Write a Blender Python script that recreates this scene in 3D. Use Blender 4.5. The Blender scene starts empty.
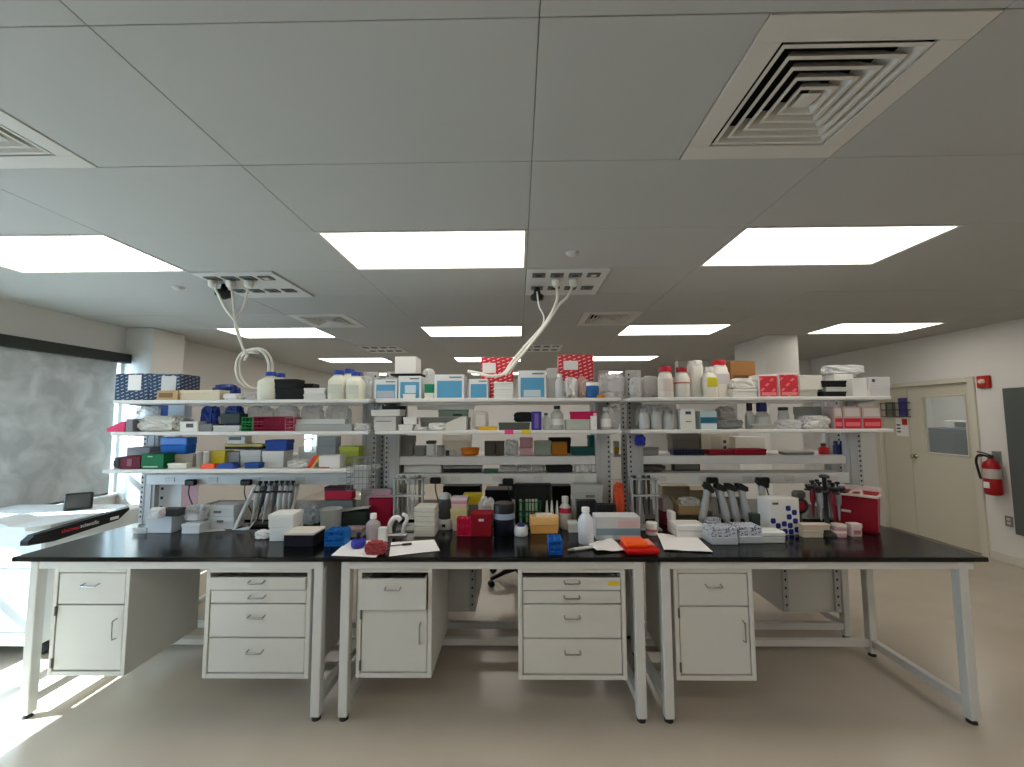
LIGHT_E, SUN_E, SKY_E, EXPO = 6.8, 85.0, 19.0, -0.40
import bpy, math, random
from mathutils import Vector, Matrix, noise
random.seed(7)
C = bpy.context.scene.collection
PI = math.pi
# ---------------------------------------------------------------- camera geometry (1024 x 767 frame)
F, XC, YC = 406.0, 512.5, 387.0
PIT, YAW, ROL = math.radians(4.25), math.radians(.81), math.radians(.27)
CAMZ = 1.68
def ray(px, py):
    a = (px-XC)/F; b = -(py-YC)/F
    cr, sr = math.cos(ROL), math.sin(ROL)
    a, u = a*cr+b*sr, -a*sr+b*cr
    y = math.cos(PIT)-u*math.sin(PIT); z = math.sin(PIT)+u*math.cos(PIT)
    cy, sy = math.cos(YAW), math.sin(YAW)
    return Vector((a*cy-y*sy, a*sy+y*cy, z))
def at(px, py, Y=None, Z=None, X=None):
    r = ray(px, py)
    t = Y/r.y if Y is not None else (Z-CAMZ)/r.z if Z is not None else X/r.x
    return Vector((r.x*t, r.y*t, r.z*t+CAMZ))
# ---------------------------------------------------------------- materials
def lin(c):
    return tuple(((v/255)/12.92 if v/255 <= .04045 else ((v/255+.055)/1.055)**2.4) for v in c)
_M = {}
def M(c, rough=.5, metal=0., alpha=1., trans=0., emit=0., var=0., spec=.3, vscale=30):
    k = (tuple(c), rough, metal, alpha, trans, emit, var, spec, vscale)
    if k in _M: return _M[k]
    m = bpy.data.materials.new('mat_%02x%02x%02x' % tuple(int(v) for v in c)); m.use_nodes = True
    nt = m.node_tree; b = nt.nodes['Principled BSDF']
    col = lin(c)+(1,)
    b.inputs['Base Color'].default_value = col
    b.inputs['Roughness'].default_value = rough; b.inputs['Metallic'].default_value = metal
    b.inputs['Alpha'].default_value = alpha; b.inputs['Transmission Weight'].default_value = trans
    b.inputs['Specular IOR Level'].default_value = spec
    if emit:
        b.inputs['Emission Color'].default_value = col; b.inputs['Emission Strength'].default_value = emit
    if var:
        tc = nt.nodes.new('ShaderNodeTexCoord'); n = nt.nodes.new('ShaderNodeTexNoise')
        n.inputs['Scale'].default_value = vscale; n.inputs['Detail'].default_value = 3
        nt.links.new(tc.outputs['Object'], n.inputs['Vector'])
        mx = nt.nodes.new('ShaderNodeMixRGB'); mx.inputs['Color1'].default_value = tuple(v*(1-var) for v in col[:3])+(1,)
        mx.inputs['Color2'].default_value = tuple(min(1, v*(1+var)) for v in col[:3])+(1,)
        nt.links.new(n.outputs['Fac'], mx.inputs['Fac']); nt.links.new(mx.outputs['Color'], b.inputs['Base Color'])
    _M[k] = m
    return m
def M_dash(bg, fg, scale=26, rot=.6, name='dash'):
    """carton print: rows of short slanted dashes"""
    m = bpy.data.materials.new('mat_'+name); m.use_nodes = True
    nt = m.node_tree; b = nt.nodes['Principled BSDF']; b.inputs['Roughness'].default_value = .45
    tc = nt.nodes.new('ShaderNodeTexCoord'); sp = nt.nodes.new('ShaderNodeSeparateXYZ')
    nt.links.new(tc.outputs['Object'], sp.inputs[0])
    ad = nt.nodes.new('ShaderNodeMath'); ad.operation = 'ADD'
    nt.links.new(sp.outputs['X'], ad.inputs[0]); nt.links.new(sp.outputs['Y'], ad.inputs[1])
    cb_ = nt.nodes.new('ShaderNodeCombineXYZ'); nt.links.new(ad.outputs[0], cb_.inputs['X']); nt.links.new(sp.outputs['Z'], cb_.inputs['Y'])
    mp = nt.nodes.new('ShaderNodeMapping'); mp.inputs['Rotation'].default_value = (0, 0, -rot); mp.inputs['Scale'].default_value = (scale, scale*1.9, 1)
    nt.links.new(cb_.outputs[0], mp.inputs['Vector'])
    def mt(op, a, b=None):
        n = nt.nodes.new('ShaderNodeMath'); n.operation = op
        for i, v in enumerate((a, b)):
            if v is None: continue
            if isinstance(v, (int, float)): n.inputs[i].default_value = v
            else: nt.links.new(v, n.inputs[i])
        return n.outputs[0]
    s2 = nt.nodes.new('ShaderNodeSeparateXYZ'); nt.links.new(mp.outputs['Vector'], s2.inputs[0])
    row = mt('FLOOR', s2.outputs['Y']); v = mt('FRACT', s2.outputs['Y'])
    u = mt('FRACT', mt('ADD', s2.outputs['X'], mt('MULTIPLY', row, .37)))
    f = mt('MULTIPLY', mt('LESS_THAN', u, .56), mt('LESS_THAN', v, .25))
    mx = nt.nodes.new('ShaderNodeMixRGB'); nt.links.new(f, mx.inputs['Fac'])
    mx.inputs['Color1'].default_value = lin(bg)+(1,); mx.inputs['Color2'].default_value = lin(fg)+(1,)
    nt.links.new(mx.outputs['Color'], b.inputs['Base Color'])
    return m
# ---------------------------------------------------------------- mesh builder
class MB:
    def __init__(s): s.v = []; s.f = []; s.m = []; s.sm = []
    def add(s, vs, fs, mi=0, smooth=False):
        n = len(s.v); s.v += [tuple(v) for v in vs]
        for f in fs: s.f.append([i+n for i in f]); s.m.append(mi); s.sm.append(smooth)
        return s
    def box(s, x0, x1, y0, y1, z0, z1, b=.0015, mi=0, shear=(0, 0), taper=1.):
        """box with chamfered edges; shear moves the top, taper scales the bottom"""
        x0, x1 = min(x0, x1), max(x0, x1); y0, y1 = min(y0, y1), max(y0, y1); z0, z1 = min(z0, z1), max(z0, z1)
        b = min(b, (x1-x0)*.3, (y1-y0)*.3, (z1-z0)*.3)
        cx, cy = (x0+x1)/2, (y0+y1)/2
        def T(p):
            x, y, z = p; t = (z-z0)/(z1-z0+1e-9); k = taper+(1-taper)*t
            return (cx+(x-cx)*k+shear[0]*t, cy+(y-cy)*k+shear[1]*t, z)
        vs = []; idx = {}
        X = (x0, x1); Yv = (y0, y1); Z = (z0, z1)
        for i in (0, 1):
            for j in (0, 1):
                for k in (0, 1):
                    sx, sy, sz = (1, -1)[i], (1, -1)[j], (1, -1)[k]
                    for a in range(3):
                        p = [X[i], Yv[j], Z[k]]
                        if a != 0: p[0] += sx*b
                        if a != 1: p[1] += sy*b
                        if a != 2: p[2] += sz*b
                        idx[(i, j, k, a)] = len(vs); vs.append(T(p))
        fs = []
        for a in range(3):
            o = [q for q in range(3) if q != a]
            for side in (0, 1):
                c = []
                for (p, q) in ((0, 0), (1, 0), (1, 1), (0, 1)):
                    t = [0, 0, 0]; t[a] = side; t[o[0]] = p; t[o[1]] = q
                    c.append(idx[(t[0], t[1], t[2], a)])
                if (side == 1) == (a == 1): c.reverse()
                fs.append(c)
        for a in range(3):            # edges along axis a
            o = [q for q in range(3) if q != a]
            for p in (0, 1):
                for q in (0, 1):
                    t0 = [0, 0, 0]; t1 = [0, 0, 0]; t1[a] = 1
                    for t in (t0, t1): t[o[0]] = p; t[o[1]] = q
                    fs.append([idx[tuple(t0)+(o[0],)], idx[tuple(t1)+(o[0],)], idx[tuple(t1)+(o[1],)], idx[tuple(t0)+(o[1],)]])
        for i in (0, 1):
            for j in (0, 1):
                for k in (0, 1): fs.append([idx[(i, j, k, 0)], idx[(i, j, k, 1)], idx[(i, j, k, 2)]])
        return s.add(vs, fs, mi)
    def lathe(s, prof, seg=20, cx=0, cy=0, mi=0, cap=True, sq=None, smooth=True):
        """profile [(r,z)...] turned about a vertical axis; sq = (fx, fy) squashes; seg 4 gives a square"""
        vs = []; fs = []; n = len(prof); fx, fy = sq or (1, 1)
        off = PI/4 if seg == 4 else 0
        for r, z in prof:
            for k in range(seg):
                a = 2*PI*k/seg+off
                vs.append((cx+r*fx*math.cos(a), cy+r*fy*math.sin(a), z))
        for i in range(n-1):
            for k in range(seg):
                k2 = (k+1) % seg
                fs.append([i*seg+k, i*seg+k2, (i+1)*seg+k2, (i+1)*seg+k])
        s.add(vs, fs, mi, smooth)
        if cap:
            s.add(vs[:seg], [list(range(seg))[::-1]], mi); s.add(vs[-seg:], [list(range(seg))], mi)
        return s
    def rbox(s, w, d, prof, mi=0, cx=0, cy=0, r=.25, seg=5, cap=True):
        """rounded-rectangle lathe: profile [(scale,z)]"""
        ring = []
        rr = min(w, d)*r
        for qx, qy, a0 in ((1, 1, 0), (-1, 1, PI/2), (-1, -1, PI), (1, -1, 1.5*PI)):
            for k in range(seg+1):
                a = a0+PI/2*k/seg
                ring.append((qx*(w/2-rr)+rr*math.cos(a), qy*(d/2-rr)+rr*math.sin(a)))
        n = len(ring); vs = []; fs = []
        for sc, z in prof:
            for x, y in ring: vs.append((cx+x*sc, cy+y*sc, z))
        for i in range(len(prof)-1):
            for k in range(n):
                k2 = (k+1) % n
                fs.append([i*n+k, i*n+k2, (i+1)*n+k2, (i+1)*n+k])
        s.add(vs, fs, mi, True)
        if cap: s.add(vs[:n], [list(range(n))[::-1]], mi); s.add(vs[-n:], [list(range(n))], mi)
        return s
    def tube(s, pts, r, seg=8, mi=0, cap=True):
        pts = [Vector(p) for p in pts]; rs = r if isinstance(r, (list, tuple)) else [r]*len(pts)
        vs = []; fs = []; ref = None
        for i, p in enumerate(pts):
            d = (pts[min(i+1, len(pts)-1)]-pts[max(i-1, 0)]).normalized()
            if ref is None: ref = Vector((0, 0, 1)) if abs(d.z) < .9 else Vector((1, 0, 0))
            u = (ref-d*ref.dot(d)).normalized(); w = d.cross(u); ref = u
            for k in range(seg):
                a = 2*PI*k/seg
                vs.append(p+(u*math.cos(a)+w*math.sin(a))*rs[i])
        for i in range(len(pts)-1):
            for k in range(seg):
                k2 = (k+1) % seg
                fs.append([i*seg+k, i*seg+k2, (i+1)*seg+k2, (i+1)*seg+k])
        s.add(vs, fs, mi, True)
        if cap: s.add(vs[:seg], [list(range(seg))[::-1]], mi); s.add(vs[-seg:], [list(range(seg))], mi)
        return s
    def prism(s, poly, a, b, axis='y', mi=0):
        """closed 2-D outline extruded along an axis (poly in the other two, in order)"""
        n = len(poly); vs = []
        for t in (a, b):
            for p, q in poly: vs.append({'x': (t, p, q), 'y': (p, t, q), 'z': (p, q, t)}[axis])
        fs = [list(range(n)), list(range(n, 2*n))[::-1]]+[[i, i+n, (i+1) % n+n, (i+1) % n] for i in range(n)]
        return s.add(vs, fs, mi)
    def sheet(s, w, d, t=.0012, nx=8, ny=8, amp=.004, seed=0, mi=0):
        vs = []; fs = []
        N = (nx+1)*(ny+1)
        for lay in (0, 1):
            for j in range(ny+1):
                for i in range(nx+1):
                    x = (i/nx-.5)*w; y = (j/ny-.5)*d
                    z = amp*(.5+.5*noise.noise(Vector((x*9+seed, y*9, seed*.7))))+lay*t
                    vs.append((x, y, z))
        for j in range(ny):
            for i in range(nx):
                a = j*(nx+1)+i; q = [a, a+1, a+nx+2, a+nx+1]
                fs.append([v+N for v in q]); fs.append(q[::-1])
        edge = [i for i in range(nx+1)]+[(j*(nx+1)+nx) for j in range(1, ny+1)]+[ny*(nx+1)+i for i in range(nx-1, -1, -1)]+[j*(nx+1) for j in range(ny-1, 0, -1)]
        for k in range(len(edge)):
            a, b = edge[k], edge[(k+1) % len(edge)]; fs.append([a, b, b+N, a+N])
        return s.add(vs, fs, mi)
    def blob(s, w, d, h, seed=0, rough=.35, n=20, mi=0, freq=2.6, pw=.5):
        """crumpled bag or tissue standing on a flat base"""
        vs = []; fs = []
        for j in range(n+1):
            th = PI*j/n
            for i in range(2*n):
                ph = PI*i/n
                c, si = math.cos(th), math.sin(th)
                p = Vector((abs(si)**pw*math.copysign(abs(math.cos(ph))**pw, math.cos(ph)), abs(si)**pw*math.copysign(abs(math.sin(ph))**pw, math.sin(ph)), math.copysign(abs(c)**pw, c)))
                q = p*freq+Vector((seed*3.1, seed*1.7, seed*.9))
                k = 1+rough*(.75*noise.noise(q)+.5*noise.noise(q*2.3)-.75*abs(noise.noise(q*2.9))-.45*abs(noise.noise(q*6.5))+.18)
                k = min(k, 1.06)
                vs.append((p.x*w/2*k, p.y*d/2*k, max(0, (p.z*k+1)*h/2*.95)))
        m = 2*n
        for j in range(n):
            for i in range(m):
                i2 = (i+1) % m; fs.append([j*m+i, (j+1)*m+i, (j+1)*m+i2, j*m+i2])
        return s.add(vs, fs, mi, False)
    def build(s, name, mats, parent=None, loc=(0, 0, 0), rz=0., label=None, rot=None):
        me = bpy.data.meshes.new(name); me.from_pydata(s.v, [], s.f)
        for m in (mats if isinstance(mats, (list, tuple)) else [mats]): me.materials.append(m)
        me.polygons.foreach_set('material_index', s.m); me.polygons.foreach_set('use_smooth', s.sm); me.update()
        import bmesh
        bm = bmesh.new(); bm.from_mesh(me); bmesh.ops.recalc_face_normals(bm, faces=bm.faces); bm.to_mesh(me); bm.free()
        o = bpy.data.objects.new(name, me); C.objects.link(o)
        o.location = loc; o.rotation_euler = rot or (0, 0, rz); o.parent = parent
        if label: o['label'] = label
        return o
def tag(o, label, cat, group=None, kind=None):
    if label: o['label'] = label
    if cat: o['category'] = cat
    if group: o['group'] = group
    if kind: o['kind'] = kind
    return o
def thing(name, label, cat, loc=(0, 0, 0), rz=0., group=None):
    o = bpy.data.objects.new(name, None); C.objects.link(o); o.empty_display_size = .05
    o.location = loc; o.rotation_euler = (0, 0, rz)
    return tag(o, label, cat, group)
def struct(name, mb, mat, label=None, **k):
    return tag(mb.build(name, mat, **k), label, None, None, 'structure')
# ---------------------------------------------------------------- common colours
WHITE_METAL = M((208, 207, 202), .38)
SHELF_GREY = M((216, 216, 213), .4)
POST_GREY = M((182, 183, 182), .42)
HOLE = M((30, 30, 30), .8)
CHROME = M((170, 170, 168), .25, 1.)
BLACKTOP = M((11, 12, 13), .17, spec=.28)
RUBBER = M((38, 38, 38), .7)
WHITE = M((236, 236, 232), .5)
PAPER = M((238, 238, 236), .7)
OFFW = M((214, 211, 202), .5)
BLACKP = M((24, 24, 26), .45)
CLEAR = M((225, 230, 232), .25, alpha=.28)
CLEARG = M((226, 231, 230), .2, alpha=.42)
BAG = M((232, 234, 234), .3, alpha=.5)
FROST = M((226, 230, 228), .5, alpha=.8)
# ---------------------------------------------------------------- room shell
CZ, XL, XR, YB, YF = 2.74, -4.56, 5.55, -4.2, 11.2
GX, GY, TW, TD = -1.157, 1.005, 1.2192, .6096
mfl = bpy.data.materials.new('mat_floor'); mfl.use_nodes = True
nt = mfl.node_tree; b = nt.nodes['Principled BSDF']
tc = nt.nodes.new('ShaderNodeTexCoord'); n1 = nt.nodes.new('ShaderNodeTexNoise'); n1.inputs['Scale'].default_value = 2.2; n1.inputs['Detail'].default_value = 2
nt.links.new(tc.outputs['Object'], n1.inputs['Vector'])
rp = nt.nodes.new('ShaderNodeValToRGB'); rp.color_ramp.elements[0].position = .3; rp.color_ramp.elements[1].position = .75
rp.color_ramp.elements[0].color = lin((180, 169, 154))+(1,); rp.color_ramp.elements[1].color = lin((187, 176, 161))+(1,)
nt.links.new(n1.outputs['Fac'], rp.inputs['Fac']); nt.links.new(rp.outputs['Color'], b.inputs['Base Color'])
r2 = nt.nodes.new('ShaderNodeMapRange'); r2.inputs['To Min'].default_value = .19; r2.inputs['To Max'].default_value = .23
nt.links.new(n1.outputs['Fac'], r2.inputs['Value']); nt.links.new(r2.outputs['Result'], b.inputs['Roughness'])
struct('floor', MB().box(XL-.2, XR+.2, YB-.2, YF+.2, -.1, 0, 0), mfl, 'glossy beige laboratory floor')
WALL = M((224, 223, 219), .65, var=.03, vscale=2)
COLUMN = M((214, 213, 208), .6, var=.03, vscale=3)
struct('wall_back', MB().box(XL-.2, XR+.2, YF, YF+.15, 0, CZ+.12, 0), WALL)
struct('wall_front', MB().box(XL-.2, XR+.2, YB-.15, YB, 0, CZ+.12, 0), WALL)
# alcove wall closing the far right of the room
struct('wall_far_right', MB().box(3.05, XR, 7.75, 7.9, 0, CZ, 0), WALL)
# left wall with two window openings
W1, W2, W3 = (-.5, 3.12), (3.30, 4.565), (8.65, 9.15); SILL, HEAD = .845, 2.33
mb = MB()
mb.box(XL-.18, XL, YB, YF, 0, SILL, 0).box(XL-.18, XL, YB, YF, HEAD, CZ+.12, 0)
mb.box(XL-.18, XL, W3[0], W3[1], 1.45, HEAD, 0)
for a, c in ((YB, W1[0]), (W1[1], W2[0]), (W2[1], W3[0]), (W3[1], YF)): mb.box(XL-.18, XL, a, c, SILL, HEAD, 0)
struct('wall_left', mb, WALL)
GLASS = M((235, 245, 245), .02, alpha=.12)
WFRAME = M((205, 207, 206), .4)
for i, (a, c) in enumerate((W1, W2, W3)):
    mb = MB(); HD = HEAD if i < 2 else 1.45
    fw = .05
    mb.box(XL-.14, XL-.08, a, a+fw, SILL, HD).box(XL-.14, XL-.08, c-fw*.4, c, SILL, HD)
    mb.box(XL-.14, XL-.08, a, c, SILL, SILL+.04).box(XL-.14, XL-.08, a, c, HD-fw, HD)
    mb.box(XL-.14, XL-.08, a, c, 1.20, 1.245)
    fr = struct('window_%d' % (i+1), mb, WFRAME)
    MB().box(XL-.115, XL-.108, a+.02, c-.02, SILL+.02, HD-.02, 0).build('window_glass', GLASS, fr)
struct('trim_1', MB().box(XL-.17, XL+.035, W2[0]-4, W2[1]+.05, SILL-.025, SILL+.003, .004), WHITE)
# pilaster on the window wall
struct('wall_pilaster', MB().box(XL+.001, -4.24, 4.60, 5.05, 0, CZ-.001, .004), COLUMN)
# roller blinds
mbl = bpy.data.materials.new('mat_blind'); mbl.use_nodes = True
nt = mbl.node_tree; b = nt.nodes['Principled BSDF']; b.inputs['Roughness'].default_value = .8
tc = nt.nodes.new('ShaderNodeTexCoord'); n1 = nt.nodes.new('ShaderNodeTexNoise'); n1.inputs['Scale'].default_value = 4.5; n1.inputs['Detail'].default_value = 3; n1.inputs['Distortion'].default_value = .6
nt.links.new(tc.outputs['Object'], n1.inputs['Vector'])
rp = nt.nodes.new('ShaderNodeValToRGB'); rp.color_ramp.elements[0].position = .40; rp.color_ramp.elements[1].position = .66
rp.color_ramp.elements[0].color = lin((166, 170, 170))+(1,); rp.color_ramp.elements[1].color = lin((196, 200, 200))+(1,)  # dappled tree shadows painted into the blind colour as noise
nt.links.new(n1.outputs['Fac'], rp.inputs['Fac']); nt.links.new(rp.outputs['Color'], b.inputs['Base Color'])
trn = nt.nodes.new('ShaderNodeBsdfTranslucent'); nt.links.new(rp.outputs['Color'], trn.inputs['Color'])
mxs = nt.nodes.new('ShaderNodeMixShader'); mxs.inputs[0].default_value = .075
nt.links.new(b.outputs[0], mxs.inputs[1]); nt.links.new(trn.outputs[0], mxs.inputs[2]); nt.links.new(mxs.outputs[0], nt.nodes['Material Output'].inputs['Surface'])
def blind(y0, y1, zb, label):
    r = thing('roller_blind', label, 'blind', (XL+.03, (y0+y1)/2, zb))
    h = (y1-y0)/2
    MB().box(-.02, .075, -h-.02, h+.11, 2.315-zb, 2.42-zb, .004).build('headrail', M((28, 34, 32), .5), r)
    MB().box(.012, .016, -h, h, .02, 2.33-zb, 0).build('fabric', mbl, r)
    MB().box(.006, .024, -h, h, 0, .022, .004).build('hem_bar', M((70, 74, 75), .4), r)
blind(3.16, 4.475, .852, 'grey roller blind, tree shade painted in, lowered to the sill under a black headrail')
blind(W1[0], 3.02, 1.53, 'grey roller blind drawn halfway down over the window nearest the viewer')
# column in the room
struct('wall_column', MB().box(3.25, 3.67, 5.32, 6.09, 0, CZ-.001, .004), COLUMN)
# right wall with a double door opening
DY0, DYM, DY1, DH = 5.07, 5.905, 6.33, 2.085
mb = MB()
mb.box(XR, XR+.16, YB, DY0-.07, 0, CZ+.12, 0).box(XR, XR+.16, DY1+.07, YF, 0, CZ+.12, 0).box(XR, XR+.16, DY0-.07, DY1+.07, DH+.06, CZ+.12, 0)
struct('wall_right', mb, WALL)
DOORC = M((205, 201, 184), .45)
mb = MB()
mb.box(XR-.025, XR+.14, DY0-.075, DY0, 0, DH+.065, .004).box(XR-.025, XR+.14, DY1, DY1+.075, 0, DH+.065, .004).box(XR-.025, XR+.14, DY0, DY1, DH, DH+.065, .004)
struct('trim_2', mb, M((212, 208, 194), .5), 'cream painted door frame')
wy0, wy1, wz0, wz1 = 5.165, 5.69, 1.175, 1.925
mb = MB()
dx0, dx1 = XR+.035, XR+.08
mb.box(dx0, dx1, DY0+.004, wy0, .012, DH-.004, 0).box(dx0, dx1, wy1, DYM-.003, .012, DH-.004, 0).box(dx0, dx1, wy0, wy1, .012, wz0, 0).box(dx0, dx1, wy0, wy1, wz1, DH-.004, 0)
d1 = struct('door_1', mb, DOORC, 'cream door leaf with a square window')
MB().box(dx0+.018, dx0+.026, wy0, wy1, wz0, wz1, 0).build('door_glass', M((200, 215, 215), .03, alpha=.14), d1)
mb = MB(); t_ = .02
for q in ((wy0-t_, wy0), (wy1, wy1+t_)): mb.box(dx0-.008, dx0, q[0], q[1], wz0-t_, wz1+t_, .002)
for q in ((wz0-t_, wz0), (wz1, wz1+t_)): mb.box(dx0-.008, dx0, wy0, wy1, q[0], q[1], .002)
mb.build('window_bead', DOORC, d1)
mb = MB().lathe([(.032, 0), (.032, .008), (.012, .01), (.012, .035), (.026, .045), (.028, .06), (.018, .07)], 16)
mb.build('door_knob', CHROME, d1, (dx0, 5.845, 1.105), rot=(0, -PI/2, 0))
struct('door_2', MB().box(dx0, dx1, DYM+.003, DY1-.004, .012, DH-.004, .002), DOORC, 'narrow cream door leaf without a window')
# room seen through the door pane
mb = MB()
mb.box(XR+2.6, XR+2.7, 3.6, 8.2, 0, CZ, 0).box(XR+.2, XR+2.6, 8.1, 8.2, 0, CZ, 0).box(XR+.2, XR+2.6, 3.6, 3.7, 0, CZ, 0).box(XR+.2, XR+2.6, 3.7, 8.1, -.1, 0, 0).box(XR+.2, XR+2.6, 3.7, 8.1, CZ, CZ+.1, 0)
struct('wall_next_room', mb, WALL)
r = thing('ceiling_light', 'unseen ceiling light added to brighten the next room beyond the door pane', 'ceiling light', (XR+1.3, 6.2, CZ))  # unseen lamp, added so the room behind the pane looks bright
MB().box(-.3, .3, -.6, .6, -.03, -.001, .004).build('frame', M((190, 188, 180), .5), r)
MB().box(-.28, .28, -.58, .58, -.034, -.0305, 0).build('diffuser', M((255, 250, 240), .5, emit=LIGHT_E*2.5), r)
r = thing('lab_cabinet', 'dark slate cabinet in the next room seen through the door pane', 'cabinet', (XR+1.7, 6.6, 0))
MB().box(-.02, .7, -1.25, 1.2, 0.001, 1.45, .006).build('body', M((74, 80, 92), .5), r)
MB().box(-.04, -.02, -.55, .3, .1, 1.39, .004).build('door_panel', M((58, 63, 74), .5), r)
r = thing('bench_instrument', 'pale instrument on the slate cabinet behind the door pane', 'instrument', (XR+1.85, 6.9, 1.451))
MB().box(0, .3, -.35, .3, 0, .14, .015).build('body', M((196, 200, 196), .4), r)
MB().box(-.012, 0, -.25, .12, .03, .11, .004).build('display', M((60, 66, 66), .3), r)
# baseboards
for nm, q in (('baseboard_right', (XR-.014, XR, YB, DY0-.08)), ('baseboard_far', (XR-.014, XR, DY1+.08, 7.75))):
    struct(nm, MB().box(q[0], q[1], q[2], q[3], 0, .1, .003), M((216, 212, 202), .5))
struct('baseboard_left', MB().box(XL, XL+.014, YB, 4.60, 0, .1, .003), M((200, 200, 196), .5))
# ---------------------------------------------------------------- suspended ceiling
TILE = M((177, 177, 173), .85, var=.025, vscale=3)
LIGHTS = [(i, j) for j in (-6, -2, 2, 6, 10, 14) for i in (-2, 0, 2, 4) if not (i == 4 and j > 6)]
VENTS = [(1, 0, 1), (-1, 0, 0), (1, 5, 1), (-1, 5, 0)]
PANELS = [(1, 3, 0), (-1, 3, 0), (1, 8, 0), (-1, 8, 0)]
half = {(i, j): h for i, j, h in VENTS+PANELS}
mb = MB(); g = .0015
for i in range(-3, 6):
    for j in range(-9, 17):
        x0, x1 = GX+TW*i, GX+TW*(i+1); y0, y1 = GY+TD*j, GY+TD*(j+1)
        if (i, j) in LIGHTS: continue
        h = half.get((i, j))
        if h == 0: x0 += TW/2
        if h == 1: x1 -= TW/2
        x0, x1, y0, y1 = max(x0, XL), min(x1, XR), max(y0, YB), min(y1, YF)
        if x1-x0 < .03 or y1-y0 < .03: continue
        dz = random.uniform(-.0012, .0012)
        mb.box(x0+g, x1-g, y0+g, y1-g, CZ+dz, CZ+.012, .0012)
mb.box(XL-.2, XR+.2, YB-.2, YF+.2, CZ+.11, CZ+.16, 0, 1)
for j in range(-9, 18):
    mb.box(XL, XR, GY+TD*j-.012, GY+TD*j+.012, CZ+.0035, CZ+.02, 0, 1)
for i in range(-3, 7):
    mb.box(GX+TW*i-.012, GX+TW*i+.012, YB, YF, CZ+.0035, CZ+.02, 0, 1)
struct('ceiling', mb, [TILE, M((120, 120, 116), .8)], 'suspended ceiling of grey white tiles')
LITE = M((255, 247, 237), .5, emit=LIGHT_E)
rown = {-6: 'in the last row behind', -2: 'just behind the viewer', 2: 'over the front benches', 6: 'in the row behind the shelving', 10: 'in the third row back', 14: 'in the farthest row'}
coln = {-2: 'toward the window wall', 0: 'above the middle shelving', 2: 'above the door end shelving', 4: 'beside the door wall'}
for i, j in LIGHTS:
    x, y = GX+TW*(i+.5), GY+TD*(j+.5)
    r = thing('ceiling_light', 'flat white ceiling light %s, %s' % (rown[j], coln[i]), 'ceiling light', (x, y, CZ), 0, 'flat ceiling light panels')
    w, d = TW/2-.002, TD/2-.002; e = .018
    m = MB()
    m.box(-w, w, -d, -d+e, -.003, .03).box(-w, w, d-e, d, -.003, .03).box(-w, -w+e, -d+e, d-e, -.003, .03).box(w-e, w, -d+e, d-e, -.003, .03)
    m.build('frame', M((190, 188, 180), .5), r)
    MB().box(-w+e, w-e, -d+e, d-e, .004, .012, 0).build('diffuser', LITE, r)
VENTC = M((206, 202, 193), .5)
for (i, j, h), lb in zip(VENTS, ('large square louvred air diffuser in the ceiling nearest the viewer, doorward', 'louvred ceiling air diffuser cut off at the window side of the frame', 'ceiling diffuser behind the straight hanging cable, toward the door', 'ceiling diffuser behind the coiled cable, toward the windows')):
    x, y = GX+TW*i+TW/4+h*TW/2, GY+TD*(j+.5)
    r = thing('ceiling_vent', lb, 'air vent', (x, y, CZ), 0, 'square ceiling air diffusers')
    a, o = .222, .3025
    m = MB()
    m.box(-o, o, -o, -a, -.004, .012).box(-o, o, a, o, -.004, .012).box(-o, -a, -a, a, -.004, .012).box(a, o, -a, a, -.004, .012)
    m.build('frame', VENTC, r)
    m = MB(); m.box(-.26, .26, -.26, .26, .1, .105, 0)
    for q in (-1, 1): m.box(q*.245, q*.24, -.245, .245, .012, .1, 0).box(-.245, .245, q*.245, q*.24, .012, .1, 0)
    m.build('plenum', M((20, 20, 18), .9), r)
    for k in range(5):
        bo = .214-.038*k; to = bo-.040
        m = MB(); vs = []
        for rr, z in ((bo, -.002), (bo-.012, -.003), (to, .045), (to+.003, .047)):
            vs += [(-rr, -rr, z), (rr, -rr, z), (rr, rr, z), (-rr, rr, z)]
        fs = []
        for u in range(4):
            for v in range(4):
                v2 = (v+1) % 4; u2 = (u+1) % 4; fs.append([u*4+v, u*4+v2, u2*4+v2, u2*4+v])
        m.add(vs, fs); m.build('louvre', VENTC, r)
    MB().box(-.03, .03, -.03, .03, 0, .004).build('centre_plate', VENTC, r)
PANELC = M((206, 207, 203), .45)
def service_panel(i, j, h, label, used):
    x, y = GX+TW*i+TW/4+h*TW/2, GY+TD*(j+.5)
    r = thing('ceiling_socket_panel', label, 'socket panel', (x, y, CZ), 0, 'ceiling socket panels')
    MB().box(-.3, .3, -.3, .3, -.012, .012, .003).build('plate', PANELC, r)
    for a in range(2):
        for q in range(4):
            s = MB().box(-.048, .048, -.04, .04, -.02, -.011, .003).build('socket', M((92, 94, 92), .5), r, (-.21+.135*q, -.2+.3*a, 0))
            MB().box(-.02, .02, -.018, .018, -.023, -.0195, .001).build('socket_face', BLACKP if (q < 3 or a) else PANELC, s)
    return r
service_panel(1, 3, 0, 'white ceiling socket panel over the middle shelving with cables plugged in', 1)
service_panel(-1, 3, 0, 'white ceiling socket panel above the coiled white cable', 1)
service_panel(1, 8, 0, 'distant ceiling socket panel far behind the middle shelving', 0)
service_panel(-1, 8, 0, 'distant ceiling socket panel between far light panels, windowward', 0)
for x, y, lb in ((.356, 2.56, 'small round ceiling disc in front of the middle socket panel'), (-2.74, 3.167, 'small round white ceiling disc beside the coiled cable panel')):
    o = MB().lathe([(.045, 0), (.045, -.006), (.036, -.012), (.03, -.02), (.012, -.024)], 20).build('ceiling_disc', M((196, 196, 192), .5), None, (x, y, CZ))
    tag(o, lb, 'sprinkler cover', 'round ceiling discs')
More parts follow.
